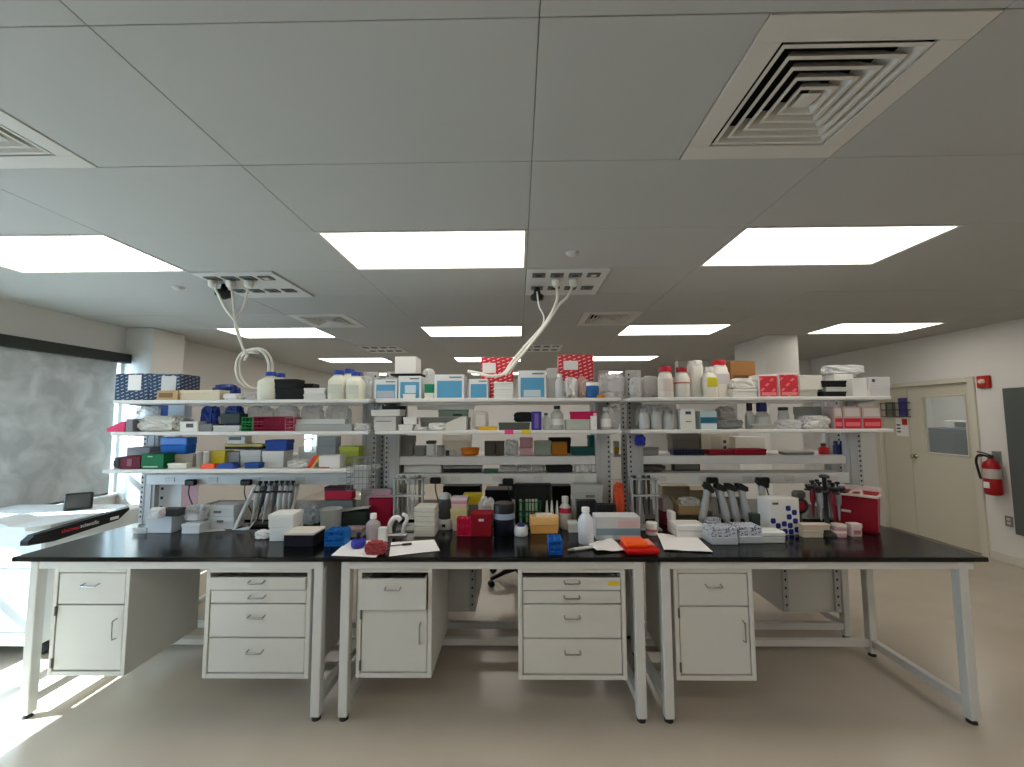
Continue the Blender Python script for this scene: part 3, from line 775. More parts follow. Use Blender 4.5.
G = 'white square bottles with blue caps'
JUG = (214, 216, 200)
bottle('reagent_bottle', 'white square bottle with blue cap beside the coiled cable, in front', 'bottle', 255.5, 275, 371, 'T', JUG, (38, 62, 150), Y=2.80, kind='square', neck=.42, capf=.15, group=G)
bottle('reagent_bottle', 'white square bottle with blue cap half hidden behind its twin by the black cases', 'bottle', 268, 284, 372.5, 'T', JUG, (38, 62, 150), Y=2.935, kind='square', neck=.42, capf=.15, group=G)
zt = carton('instrument_case', 'lower black case on the top shelf beside the square bottle', 'case', 275, 302, 389, 'T', (26, 27, 28), .11, Y=2.81, lid='lid')
carton('instrument_case', 'upper black case stacked beside the square bottle', 'case', 274, 297, 379, 'T', (24, 25, 26), .11, Y=2.812, zb=zt, lid='lid')
carton('instrument_case', 'thin black case lying behind the stacked white boxes', 'case', 298, 313, 383.5, 'T', (30, 31, 32), .1, Y=2.935, lid='lid')
zt = carton('flat_box', 'lower flat white box beside the black cases', 'box', 303, 326, 394, 'T', (212, 212, 208), .1, Y=2.81, lid='lid')
carton('flat_box', 'upper flat white box beside the black cases', 'box', 303.5, 325, 388, 'T', (220, 220, 216), .1, Y=2.812, zb=zt, lid='lid')
bottle('reagent_bottle', 'white square bottle with blue cap, first of the trio beside the plastic bag', 'bottle', 326.5, 344, 369.5, 'T', JUG, (38, 62, 150), Y=2.80, kind='square', neck=.45, capf=.15, lab=(.2, .5, (196, 198, 184)), group=G)
bottle('reagent_bottle', 'white square bottle with blue cap, in the centre of the trio', 'bottle', 344.5, 361, 371, 'T', JUG, (38, 62, 150), Y=2.80, kind='square', neck=.45, capf=.15, lab=(.2, .5, (196, 198, 184)), group=G)
bottle('reagent_bottle', 'white square bottle with blue cap rising behind the trio', 'bottle', 338, 354.5, 368, 'T', JUG, (38, 62, 150), Y=2.93, kind='square', neck=.45, capf=.15, group=G)
bag('plastic_bag', 'clear crumpled bag beside the trio of square bottles', 'bag', 355, 368.5, 374, 'T', BAG, .1, Y=2.95, seed=21)
# second shelf
x, w, Y, z, h = place(107.5, 125, 421.5, 'S', Y=2.80)
r = thing('card_holder', 'bright pink card holder at the window end of the second shelf', 'holder', (x, Y, z))
MB().prism([(-w/2, 0), (w/2, 0), (w/2, h), (w/2-.02, h), (-w/2, h*.35)], 0, .004).prism([(-w/2, 0), (w/2, 0), (w/2, h), (w/2-.02, h), (-w/2, h*.35)], .076, .08).box(-w/2, w/2, .003, .077, 0, .004).box(w/2-.004, w/2, .003, .077, .003, h, .001).box(-w/2, -w/2+.004, .003, .077, .003, h*.35, .001).build('holder_body', M((214, 30, 90), .5), r)
MB().box(-w*.3, w*.4, .02, .06, .005, h*.8, .001).build('cards', M((236, 200, 214), .6), r)
carton('card_box', 'grey card box standing beside the pink holder', 'box', 126, 133, 419, 'S', (128, 128, 130), .1, Y=2.80, lid='flap')
bag('pipette_bag', 'large clear bag of white pipettes on the second shelf', 'bag', 134.5, 179, 415, 'S', M((226, 226, 218), .3, alpha=.75), .16, Y=2.80, seed=3, rough=.4, freq=3.4)
bag('plastic_bag', 'puffed clear bag behind the bag of pipettes', 'bag', 132, 160, 404, 'S', BAG, .075, Y=2.955, seed=4)
carton('kit_box', 'blue and white kit box behind the bag of pipettes', 'box', 161.5, 185, 404, 'S', (206, 214, 222), .07, Y=2.975, labs=[(0, .3, .45, 1, (40, 70, 150), 'blue_corner')])
carton('small_box', 'small white box with black print near the bag of pipettes', 'box', 180, 198, 421.5, 'S', (222, 222, 218), .08, Y=2.80, lid='flap', labs=[(.35, .75, .4, .8, (70, 70, 74), 'print')])
carton('tray', 'dark grey tray beside the small printed white box', 'tray', 199, 212, 424, 'S', (120, 122, 122), .12, Y=2.81, lid='tray')
carton('tray', 'pale grey tray beneath the dark green box', 'tray', 212.5, 240, 425.5, 'S', (196, 198, 196), .12, Y=2.81, lid='lid')
carton('small_box', 'dark green grey box in front of the blue bags', 'box', 220, 240, 413.5, 'S', (62, 72, 70), .09, Y=2.83, zb=ZS+.052, lid='lid')
bag('glove_bag', 'dark blue bag hanging over the dark green box', 'bag', 200, 217, 404, 'S', M((42, 72, 160), .4), .07, Y=2.965, seed=12, rough=.5)
bag('glove_bag', 'round dark blue bag beside the green tube rack', 'bag', 224, 240, 403.5, 'S', M((36, 60, 140), .4), .07, Y=2.965, seed=13, rough=.4)
bag('plastic_bag', 'small white bag between the two blue bags', 'bag', 217.5, 223.5, 404, 'S', M((224, 226, 226), .4), .04, Y=3.0, seed=14)
rack('tube_rack', 'green tube rack joined to the crimson rack', 242, 253, 417, 'S', (24, 128, 66), .1, Y=2.80, nx=3, ny=2)
rack('tube_rack', 'long crimson tube rack on the second shelf', 253.6, 285, 416.5, 'S', (150, 26, 62), .1, Y=2.80, nx=8, ny=2)
rack('tube_rack', 'short crimson and white tube rack beside the long crimson rack', 285.6, 294, 417, 'S', (186, 90, 110), .1, Y=2.80, nx=2, ny=2)
carton('flat_box', 'long grey box under the clear bags of the second shelf', 'box', 294.5, 352, 424, 'S', (164, 166, 164), .12, Y=2.81, lid='lid')
for k, (a, c, yt, lb) in enumerate(((243, 272, 403, 'clear bag above the green rack'), (272, 298, 402.5, 'clear bag above the crimson rack'), (298, 323, 404, 'clear bag halfway along the second shelf by the windows'), (323, 350, 403.5, 'clear bag above the long grey box'))):
    bag('plastic_bag', lb, 'bag', a+1.5, c-1.5, yt, 'S', BAG, .08, Y=2.96, seed=30+k, group='clear bags on the second shelf')
carton('shallow_tray', 'pale shallow tray lying on the long grey box', 'tray', 296, 345, 419, 'S', (206, 208, 206), .08, Y=2.83, zb=ZS+.046, lid='tray')
bag('plastic_bag', 'small clear bag hanging over the end of the second shelf', 'bag', 352.5, 368, 423, 'S', BAG, .1, Y=2.81, seed=36)
# third shelf
bag('cloth_pouch', 'dark grey pouch at the window end of the third shelf', 'pouch', 112, 120, 457, 'H', M((64, 66, 68), .6), .09, Y=2.82, seed=40, rough=.15)
carton('carton', 'maroon box at the window end of the third shelf', 'box', 120.5, 140.5, 456.5, 'H', (92, 14, 34), .11, Y=2.79, lid='flap', labs=[(.35, .6, .25, .8, (128, 44, 66), 'print')])
carton('carton', 'dark green box beside the maroon box', 'box', 141.5, 164, 454, 'H', (18, 100, 58), .11, Y=2.79, lid='flap', labs=[(.1, .75, .1, .2, (150, 190, 165), 'print'), (.3, .5, .8, .87, (150, 190, 165), 'print')])
carton('carton', 'grey box standing behind the maroon box', 'box', 127, 150, 447.5, 'H', (128, 128, 128), .1, Y=2.94, lid='flap')
zt = carton('box', 'beige box behind the low white box of the third shelf', 'box', 168, 193, 454.5, 'H', (192, 186, 172), .1, Y=2.88, lid='lid')
carton('blue_tray', 'bright blue tray stacked high behind the beige box', 'tray', 160, 187, 437.5, 'H', (34, 104, 190), .1, Y=2.9, zb=zt+.001, lid='tip', lidcol=(34, 104, 190))
carton('low_box', 'low white box in front of the beige box', 'box', 167, 187, 463.5, 'H', (224, 222, 212), .05, Y=2.80, lid='lid')
for k, (a, c) in enumerate(((195, 201.5), (202, 208))):
    bottle('clear_cup', ('clear cup beside the beige box', 'clear cup beside the yellow container')[k], 'cup', a, c, 451, 'H', (214, 216, 210), (220, 220, 214), Y=2.85, kind='jar', capf=.08, alpha=.55)
carton('container', 'yellow container behind the orange wedge', 'container', 208, 225, 451, 'H', (216, 196, 44), .09, Y=2.89, lid='lid', lidcol=(206, 190, 60))
m = MB().prism([(-.055, 0), (.05, 0), (.05, .032), (-.03, .032)], 0, .05)
p = at(207, 468, Y=2.80); tag(m.build('wedge_rack', M((240, 84, 36), .4), None, (p.x, 2.80, ZH+.0006)), 'orange wedge shaped rack in front of the yellow container', 'rack')
m = MB().prism([(-.075, 0), (.075, 0), (.045, .04), (-.04, .036)], 0, .06)
p = at(225, 468, Y=2.80); tag(m.build('wedge_rack', M((28, 56, 140), .4), None, (p.x, 2.80, ZH+.0006)), 'royal blue wedge shaped rack beside the orange wedge', 'rack')
carton('low_box', 'flat blue box at the centre of the third shelf by the windows', 'box', 244, 259, 463, 'H', (40, 80, 150), .07, Y=2.80, lid='lid')
zt = carton('box', 'white box beneath the royal blue box', 'box', 262, 284, 451, 'H', (214, 214, 210), .12, Y=2.86, lid='lid')
carton('box', 'royal blue box on top of a white box', 'box', 265, 287, 440, 'H', (34, 66, 142), .1, Y=2.87, zb=zt, lid='lid')
carton('box', 'tall pale box behind the flat blue box', 'box', 240, 261, 450, 'H', (200, 200, 196), .08, Y=2.90, lid='lid')
zt = carton('tray', 'grey case under the long black tray', 'case', 226, 239.5, 452, 'H', (150, 152, 150), .08, Y=2.91, lid='lid')
carton('tray', 'long black tray edged in yellow laid across the boxes', 'tray', 224, 262, 444, 'H', (30, 28, 26), .1, Y=2.90, zb=at(240, 449.5, Y=2.90).z, lid='lid', lidcol=(176, 162, 96), top=.5)
carton('box', 'white print box on the black tray', 'box', 227, 245, 436.5, 'H', (212, 214, 212), .08, Y=2.91, zb=at(240, 444, Y=2.90).z, lid='flap', labs=[(.1, .8, .5, .9, (90, 110, 110), 'print')])
bag('swab_bag', 'crumpled bag of white packets on the third shelf', 'bag', 285.5, 308, 459.5, 'H', M((220, 220, 214), .4, alpha=.85), .1, Y=2.81, seed=44, rough=.5)
m = MB(); m.prism([(-.045, 0), (-.02, 0), (.035, .085), (.0, .085)], 0, .004).prism([(-.025, 0), (0, 0), (.05, .085), (.03, .085)], .006, .010, mi=1)
p = at(313, 468, Y=2.82); tag(m.build('colour_card', [M((206, 60, 40), .5), M((232, 190, 70), .5)], None, (p.x, 2.82, ZH+.0006)), 'leaning red and yellow colour cards on the third shelf', 'card')
carton('box', 'white box with a red base stripe on the third shelf', 'box', 319, 340, 455.5, 'H', (214, 212, 208), .1, Y=2.81, lid='flap', labs=[(0, .52, 0, .1, (180, 50, 56), 'stripe')])
zt = carton('box', 'lower yellow green box near the wire basket', 'box', 339, 358, 457.5, 'H', (162, 174, 64), .1, Y=2.93, lid='lid')
carton('box', 'upper yellow green box near the wire basket', 'box', 339, 359, 446.5, 'H', (172, 184, 76), .1, Y=2.935, zb=zt, lid='lid')
carton('acrylic_box', 'clear acrylic box behind the crumpled packets', 'box', 298, 317, 447, 'H', 0, .09, Y=2.95, mat=CLEARG, lid='lid')
carton('tub', 'grey translucent tub behind the striped white box', 'tub', 317.5, 336, 436.5, 'H', 0, .09, Y=2.96, mat=M((160, 172, 174), .3, alpha=.75), lid='lid')
r = thing('wire_basket', 'grey wire mesh basket hanging at the end of the third shelf by the windows', 'basket', (at(360, 460, Y=2.68).x, 2.664, at(360, 490, Y=2.68).z))
m = MB(); w, d, h = .08, .09, .21
for k in range(6): m.tube([(-w, 0, h*k/5), (w, 0, h*k/5), (w, d, h*k/5), (-w, d, h*k/5), (-w, 0, h*k/5)], .0022, 6)
for k in range(7):
    x = -w+2*w*k/6; m.tube([(x, 0, 0), (x, 0, h)], .0016, 6).tube([(x, d, 0), (x, d, h)], .0016, 6)
m.build('wire_frame', M((120, 122, 124), .4, .5), r)
carton('box', 'pale slanted box seen through the wire basket', 'box', 353, 367, 466, 'D', (170, 172, 172), .06, Y=2.68, zb=at(360, 489, Y=2.68).z, lid='lid')
# ================= middle unit, top shelf
GLOVE = (218, 222, 222); BLU = (84, 150, 186)
G = 'blue and white cartons on the middle top shelf'
def bluebox(x0, x1, yt, label, labs, Y=2.82):
    carton('carton', label, 'box', x0, x1, yt, 'T', GLOVE, .17, Y=Y, lid='flap', group=G, labs=[(.09, .93, .04, .74, BLU, 'blue_panel'), (.5, .92, .86, .91, (96, 100, 104), 'print')]+labs)
bluebox(374.5, 397, 379.5, 'blue and white box nearest the upright by the square bottles', [(.12, .9, .06, .42, (170, 176, 190), 'picture')])
bluebox(398.5, 421, 376, 'blue and white box beneath the plain white cube', [(.3, .78, .25, .6, (190, 210, 220), 'picture')])
bluebox(434.5, 464, 374.5, 'largest blue and white box, plain blue front', [])
bluebox(469, 488, 379, 'small plain blue and white box beside the red carton', [])
bluebox(518, 546, 370.5, 'tall blue and white box under the hanging cable with a square label', [(.2, .8, .06, .3, (190, 205, 212), 'picture')])
zt = at(405, 376, Y=2.82).z
carton('flat_tray', 'flat black tray under the plain white cube', 'tray', 390, 421, 373.5, 'T', (34, 34, 34), .15, Y=2.83, zb=zt+.003, lid='lid')
carton('carton', 'plain white cube box on top of the blue and white boxes', 'box', 395, 416, 356.5, 'T', (222, 222, 218), .15, Y=2.83, zb=at(405, 373.5, Y=2.83).z, lid='flap')
carton('note_pad', 'small white pad in front of the box beneath the cube', 'pad', 402.5, 415.5, 394, 'T', (226, 226, 224), .02, Y=2.79, lid='lid')
carton('small_box', 'little green box between two blue and white boxes', 'box', 424.5, 433.5, 384, 'T', (26, 120, 86), .06, Y=2.84, zb=at(429, 392.5, Y=2.84).z, lid='flap')
carton('small_box', 'little white box beneath the green box', 'box', 424, 434, 392.8, 'T', (214, 216, 208), .07, Y=2.835, lid='lid')
bag('plastic_bag', 'crumpled clear bag rising behind the little green box', 'bag', 422, 434, 367, 'T', BAG, .06, Y=2.99, seed=50)
G = 'red cartons with white dashes'
carton('carton', 'red dash printed carton behind the hanging cable', 'box', 481, 513, 357, 'T', 0, .055, Y=3.0, mat=REDD, lid='flap', group=G, labs=[(.05, .46, .62, .86, lw)])
carton('carton', 'red dash printed carton standing above the crumpled white bags', 'box', 558.5, 593, 354.5, 'T', 0, .1, Y=2.945, zb=at(575, 381, Y=2.945).z, mat=REDD, lid='flap', group=G, labs=[(.14, .56, .42, .76, lw)])
carton('carton', 'white carton holding up the raised red carton', 'box', 559, 592, 381, 'T', (208, 208, 204), .09, Y=2.95, lid='flap')
z1 = ZT
for k, (yt, lb) in enumerate(((393.3, 'lowest flat white box before the red carton'), (387.5, 'middle flat white box before the red carton'), (382, 'topmost flat white box before the red carton'))):
    z1 = carton('flat_box', lb, 'box', 493.5, 513.5, yt, 'T', (220, 220, 218), .1, Y=2.815+.002*k, zb=z1, lid='lid', group='flat white boxes before the red carton')
carton('acrylic_box', 'clear plastic box beside the tall blue and white box', 'box', 546.5, 557, 368, 'T', 0, .12, Y=2.9, mat=CLEARG, lid='lid')
bottle('clear_bottle', 'clear bottle with white cap in front of the raised red carton', 'bottle', 555.5, 564.5, 373.5, 'T', (214, 218, 218), (232, 232, 230), Y=2.81, alpha=.6, neck=.5)
bag('plastic_bag', 'crumpled white bag below the raised red carton', 'bag', 565, 578, 376, 'T', M((226, 224, 222), .4, alpha=.85), .1, Y=2.81, seed=55, rough=.5)
bag('plastic_bag', 'crumpled pinkish bag beside the blue jar', 'bag', 579, 586.5, 375, 'T', M((222, 190, 182), .4, alpha=.9), .08, Y=2.84, seed=56, rough=.45)
bottle('jar', 'blue jar with white lid on the middle top shelf', 'jar', 587, 600, 382, 'T', (34, 92, 150), (228, 228, 226), Y=2.80, kind='jar', capf=.22)
bag('plastic_bag', 'tall clear bag at the end of the middle top shelf', 'bag', 599, 625, 372, 'T', BAG, .13, Y=2.9, seed=58)
bag('paper_tag', 'crumpled orange tag below the blue jar', 'tag', 597.5, 606, 394.5, 'T', M((224, 138, 50), .6), .04, Y=2.785, seed=59, rough=.5)
# second shelf
carton('printer_box', 'wide white box lying on the grey box near the black plate', 'box', 370.5, 400, 409.5, 'S', (222, 220, 214), .15, Y=2.81, zb=at(385, 416, Y=2.81).z, lid='lid')
carton('box', 'grey white box under the wide white box', 'box', 374, 396, 416.2, 'S', (196, 194, 190), .14, Y=2.82, lid='flap', labs=[(.1, .8, .62, .68, (110, 110, 110), 'print')])
carton('tray', 'dark grey tray standing behind the wide white box', 'tray', 382, 405, 406, 'S', (70, 72, 72), .05, Y=2.98, lid='lid')
zt = carton('small_box', 'low white box beside the grey white box', 'box', 398, 413, 424.5, 'S', (220, 220, 216), .08, Y=2.81, lid='lid')
carton('small_box', 'white box resting on the low white box', 'box', 403, 417, 417, 'S', (224, 224, 220), .07, Y=2.82, zb=zt, lid='lid')
bag('plastic_bag', 'low crumpled white bag on the middle second shelf', 'bag', 413.5, 427, 427, 'S', M((224, 224, 222), .4), .1, Y=2.80, seed=61, rough=.5)
bag('plastic_bag', 'crumpled white bag beside the white wedge box', 'bag', 427.5, 445, 422.5, 'S', M((226, 226, 224), .4), .1, Y=2.80, seed=62, rough=.5)
x, w, Y, z, h = place(445.5, 466, 416.5, 'S')
m = MB().prism([(-w/2, 0), (w/2, 0), (w/2, h), (w/2-.035, h), (-w/2, h*.5)], 0, .1)
tag(m.build('magazine_file', M((212, 210, 202), .5), None, (x, Y, z)), 'white sloped file box on the middle second shelf', 'file box')
carton('tube_box', 'long white box lying at the back of the middle second shelf', 'box', 417, 474, 405.5, 'S', (222, 222, 218), .05, Y=2.96, zb=at(445, 409.7, Y=2.96).z, lid='lid')
carton('flat_box', 'pale green box beneath the long white box', 'box', 438, 468, 409.8, 'S', (140, 160, 148), .05, Y=2.965, zb=at(445, 417, Y=2.965).z, lid='lid', labs=[(.5, .8, .15, .4, (40, 44, 42), 'print')])
carton('flat_box', 'grey box holding up the pale green box', 'box', 420, 470, 417.2, 'S', (160, 162, 158), .06, Y=2.966, lid='lid')
carton('yellow_rack', 'yellow rack box with pale top on the middle second shelf', 'rack', 478, 497, 426.5, 'S', (232, 176, 34), .07, Y=2.80, lid='lid', lidcol=(196, 178, 60), top=.2)
m = MB().tube(spline([(-.045, 0, .02), (-.045, 0, .1), (-.03, 0, .115), (.03, 0, .115), (.045, 0, .1), (.045, 0, .02), (.03, 0, .008), (-.03, 0, .008), (-.045, 0, .02)]), .012)
p = at(480, 430, Y=2.88); tag(m.build('tape_dispenser', WHITE, None, (p.x, 2.9, ZS+.007)), 'white rounded frame handle behind the yellow rack', 'dispenser')
carton('box', 'dark grey green box under the black cloth', 'box', 498.5, 530, 422.5, 'S', (84, 88, 80), .1, Y=2.82, lid='lid')
bag('black_cloth', 'black cloth draped on the dark grey green box', 'cloth', 514, 533, 411.5, 'S', M((22, 22, 24), .8), .08, Y=2.83, zb=at(520, 422.2, Y=2.82).z, seed=64, rough=.3)
carton('carton', 'upright purple box beside the black cloth', 'box', 531.5, 541.5, 411.5, 'S', (66, 50, 128), .07, Y=2.80, lid='flap', labs=[(.3, .7, .1, .9, (110, 96, 170), 'print')])
bottle('glass_bottle', 'slim clear bottle beside the purple box', 'bottle', 542.5, 550, 413, 'S', (206, 216, 210), (60, 100, 80), Y=2.82, alpha=.55)
bottle('glass_bottle', 'large clear bottle with black cap beside the magenta box', 'bottle', 551, 564, 405.5, 'S', (206, 212, 208), (34, 50, 44), Y=2.82, alpha=.6, lab=(.2, .45, (214, 216, 214)))
zt = carton('box', 'grey green box beneath the magenta box', 'box', 566, 590, 419.5, 'S', (176, 182, 170), .1, Y=2.81, lid='lid')
carton('box', 'magenta box laid on the grey green box', 'box', 571, 597, 411.5, 'S', (190, 32, 88), .09, Y=2.815, zb=zt+.001, lid='lid', labs=[(.86, .98, .2, .8, (230, 190, 205))])
carton('card', 'upright white card at the end of the grey green box', 'card', 590.8, 596.8, 416, 'S', (228, 228, 226), .06, Y=2.80)
bottle('clear_bottle', 'white labelled bottle at the end of the middle second shelf', 'bottle', 601.5, 612, 407.5, 'S', (208, 212, 210), (196, 196, 194), Y=2.82, alpha=.7, lab=(.12, .5, (228, 228, 226)))
bag('plastic_bag', 'clear bag behind the white labelled bottle', 'bag', 606, 620, 404, 'S', BAG, .07, Y=2.93, seed=66)
for px, col, lb in ((509, (226, 70, 130), 'pink paper tag stuck on the middle second shelf edge'), (526, (222, 190, 44), 'yellow paper tag stuck on the middle second shelf edge')):
    p = at(px, 433.5, Y=2.775)
    o = MB().box(-.03, .03, -.003, 0, -.014, .016, .0008).build('paper_tag', M(col, .6), None, (p.x, 2.7795, ZS-.012)); tag(o, lb, 'tag')
# middle shelf between the uprights
carton('grey_box', 'big plain grey box at the upright end of the narrow middle shelf', 'box', 389, 413, 436, 'M', (126, 126, 122), .1, lid='lid')
carton('grey_box', 'small grey box beside the big plain grey box', 'box', 414, 425, 446, 'M', (132, 134, 132), .09, lid='lid')
carton('small_box', 'small white box with black top on the narrow middle shelf', 'box', 426, 434.5, 441, 'M', (222, 222, 218), .08, lid='lid', lidcol=(60, 60, 60), top=.2)
bottle('jar', 'grey jar beside the small black topped box', 'jar', 436, 444, 445.5, 'M', (168, 168, 164), (150, 150, 148), kind='jar', capf=.2)
bottle('jar', 'black jar on the narrow middle shelf', 'jar', 445, 449, 450.5, 'M', (34, 34, 34), (24, 24, 24), kind='jar', capf=.3)
bottle('jar', 'tiny clear jar beside the black jar', 'jar', 450, 455, 450, 'M', (200, 202, 196), (190, 190, 186), kind='jar', capf=.25)
x, w, Y, z, h = place(459, 479, 448.5, 'M')
o = MB().lathe([(w*.34, 0), (w*.42, .004), (w*.5, h), (w*.47, h), (w*.4, .008), (.002, .007)], 28).build('bowl', M((226, 130, 30), .4), None, (x, Y+w/2-.001, z)); tag(o, 'small orange bowl on the narrow middle shelf', 'bowl')
carton('analyser', 'white box shaped analyser behind the orange bowl', 'instrument', 442, 471, 434.5, 'M', (214, 212, 202), .12, Y=3.32, zb=ZH2-.004, lid='lid')
for k, (a, c, lb) in enumerate(((484.5, 495, 'dark wire basket beside the orange bowl'), (495.5, 504, 'dark wire basket before the crumpled white bag'))):
    carton('wire_basket', lb, 'basket', a, c, 441.5, 'M', (84, 80, 70), .1, lid='tray')
bag('plastic_bag', 'crumpled white bag on the narrow middle shelf', 'bag', 505, 518, 439, 'M', M((216, 216, 214), .4, alpha=.9), .1, seed=70, rough=.5)
zt = carton('box', 'lower pink box on the narrow middle shelf', 'box', 519, 533, 447.5, 'M', (196, 154, 156), .1, lid='lid')
carton('box', 'upper pink box on the narrow middle shelf', 'box', 519.5, 533, 438, 'M', (186, 140, 142), .1, zb=zt, lid='lid')
carton('box', 'grey green box between the pink and amber boxes', 'box', 534, 551.5, 441, 'M', (150, 156, 140), .1, lid='lid')
carton('box', 'amber brown box on the narrow middle shelf', 'box', 552.2, 567, 442.5, 'M', (174, 112, 36), .09, lid='flap')
carton('case', 'black case lying behind the amber brown box', 'case', 549, 571, 437.5, 'M', (28, 28, 28), .08, Y=3.315, zb=ZH2-.004, lid='lid')
zt = carton('box', 'lower teal box beside the perforated upright', 'box', 572, 602.5, 447, 'M', (38, 88, 84), .1, lid='lid')
carton('box', 'upper teal box beside the perforated upright', 'box', 589, 602.5, 435.5, 'M', (24, 82, 76), .1, zb=zt, lid='lid')
# on the wiring channel
carton('long_box', 'long white box lying on the wiring channel', 'box', 404, 441.5, 463.8, 'C', (220, 220, 214), .1, lid='flap')
bag('cloth_pouch', 'grey pouch beside the long white box', 'pouch', 390, 402.5, 464, 'C', M((110, 110, 106), .7), .09, seed=72)
carton('notebook', 'dark flat filler for the shaded shelf interior beside the long white box', 'binder', 443, 482, 466.5, 'C', (40, 40, 40), .1, lid='lid', lidcol=(150, 152, 148), top=.35)  # dark filler added where the shelf interior lies in shade
carton('notebook', 'green flat notebook on the wiring channel', 'notebook', 483, 498, 470, 'C', (62, 112, 92), .1, lid='lid')
for k, (a, c, lb) in enumerate(((499, 516, 'crumpled clear bag beside the green notebook'), (517, 531, 'crumpled clear bag in the middle of the channel'), (532, 545, 'stiff clear bag of tips on the channel'))):
    bag('plastic_bag', lb, 'bag', a, c, 463.5, 'C', M((200, 200, 196), .4, alpha=.85), .1, seed=74+k, rough=.45)
carton('case', 'long black case at the end of the channel', 'case', 546, 573, 466, 'C', (32, 32, 34), .1, lid='lid')
for k, (a, c, lb) in enumerate(((574.5, 581, 'white cup beside the long black case'), (584, 590, 'middle white cup of three on the channel'), (592, 598.5, 'white cup nearest the perforated upright'))):
    bottle('cup', lb, 'cup', a, c, 463.5, 'C', (216, 214, 206), (208, 206, 200), kind='jar', capf=.12)
# ================= unit toward the door, top shelf
bag('plastic_bag', 'clear bag against the tall upright on the doorward top shelf', 'bag', 632, 642, 376, 'T', BAG, .1, Y=2.86, seed=80)
bag('plastic_bag', 'greyish white bag beside the red capped bottles', 'bag', 643, 661, 374.5, 'T', M((196, 192, 190), .4, alpha=.9), .11, Y=2.90, seed=81, rough=.18)
G = 'white bottles with red caps'
WB = (222, 218, 208)
bottle('reagent_bottle', 'white bottle with red cap next to the greyish bag', 'bottle', 660, 675, 366, 'T', WB, (186, 26, 44), Y=2.80, neck=.7, capf=.17, lab=(.2, .6, (214, 200, 190)), group=G)
bottle('reagent_bottle', 'white bottle with dark red cap beside the tall plain bottle', 'bottle', 676.5, 692, 366.5, 'T', WB, (150, 24, 34), Y=2.80, neck=.6, capf=.16, lab=(.45, .5, (190, 110, 96)), group=G)
bottle('reagent_bottle', 'tall plain white bottle between the red capped bottles', 'bottle', 690.5, 705, 360, 'T', (220, 220, 212), (220, 220, 214), Y=2.865, neck=.85, capf=.12, kind='square')
bottle('reagent_bottle', 'small white bottle with a yellow label', 'bottle', 705.5, 718, 366.5, 'T', (226, 222, 206), (230, 228, 220), Y=2.79, neck=.5, capf=.15, lab=(.34, .64, (214, 200, 40)), kind='square')
bottle('reagent_bottle', 'biggest white bottle with red cap beside the brown carton', 'bottle', 714, 730.5, 359.5, 'T', (226, 222, 214), (184, 34, 40), Y=2.87, neck=.72, capf=.14, lab=(.36, .62, (206, 200, 204)), kind='square')
carton('carton', 'brown cardboard carton behind the biggest bottle', 'box', 730, 755, 361, 'T', (150, 108, 66), .08, Y=2.965, lid='flap', labs=[(.1, .7, .55, .62, (110, 76, 44), 'print')])
zt = carton('pack', 'lower white paper pack in front of the brown carton', 'pack', 732.5, 757.5, 389, 'T', (214, 212, 204), .11, Y=2.80, lid='lid')
bag('paper_pack', 'crinkled white pack on the lower paper pack', 'pack', 733, 758, 377.5, 'T', M((224, 222, 214), .5), .1, Y=2.805, zb=zt, seed=83, rough=.2, pw=.4)
G = 'red and white boxes on the doorward top shelf'
for a, c, yt, lb in ((758.5, 777, 374.5, 'red fronted white box beside the crinkled pack'), (778.5, 798, 373, 'red fronted white box beside the plain white carton')):
    carton('carton', lb, 'box', a, c, yt, 'T', (226, 222, 216), .12, Y=2.795, lid='flap', group=G, labs=[(.03, .97, .02, .93, M_dash((198, 36, 52), (226, 120, 126), 14, 1.1, 'red_swirl'), 'red_panel'), (.12, .9, .06, .2, (226, 130, 134), 'print')])
zt = carton('box', 'grey base box beneath the plain white carton', 'box', 799, 818, 389.5, 'T', (172, 172, 164), .12, Y=2.81, lid='lid')
carton('box', 'plain white carton beside the red fronted box', 'box', 799, 822, 375, 'T', (214, 212, 202), .13, Y=2.812, zb=zt, lid='flap')
zt = carton('case', 'lower black case on the doorward top shelf', 'case', 823, 847, 391.5, 'T', (26, 26, 26), .11, Y=2.80, lid='lid')
zt = carton('box', 'white spacer box between the two black cases', 'box', 826, 843, 387, 'T', (206, 206, 202), .1, Y=2.803, zb=zt, lid='lid')
carton('case', 'upper black case resting on the white spacer', 'case', 822, 847, 380.5, 'T', (28, 28, 28), .11, Y=2.80, zb=zt, lid='lid')
carton('carton', 'white carton behind the black cases', 'box', 834, 853, 374, 'T', (220, 220, 216), .09, Y=2.93, lid='flap')
bag('plastic_bag', 'shiny white bag drooping above the white carton', 'bag', 829, 866, 364, 'T', M((224, 226, 226), .3, alpha=.8), .1, Y=2.93, zb=at(845, 374, Y=2.93).z, seed=86, rough=.3, pw=.45)
zt = carton('carton', 'lower grey white carton at the door end of the top shelf', 'box', 869, 890, 387, 'T', (196, 194, 194), .13, Y=2.81, lid='flap')
carton('carton', 'upper grey white carton at the door end of the top shelf', 'box', 869.5, 890, 377, 'T', (204, 202, 202), .13, Y=2.813, zb=zt, lid='flap', labs=[(.1, .25, .5, .8, (80, 80, 90), 'print')])
carton('carton', 'white carton next to the shiny bag', 'box', 852, 866.5, 378, 'T', (216, 216, 212), .1, Y=2.825, lid='flap')
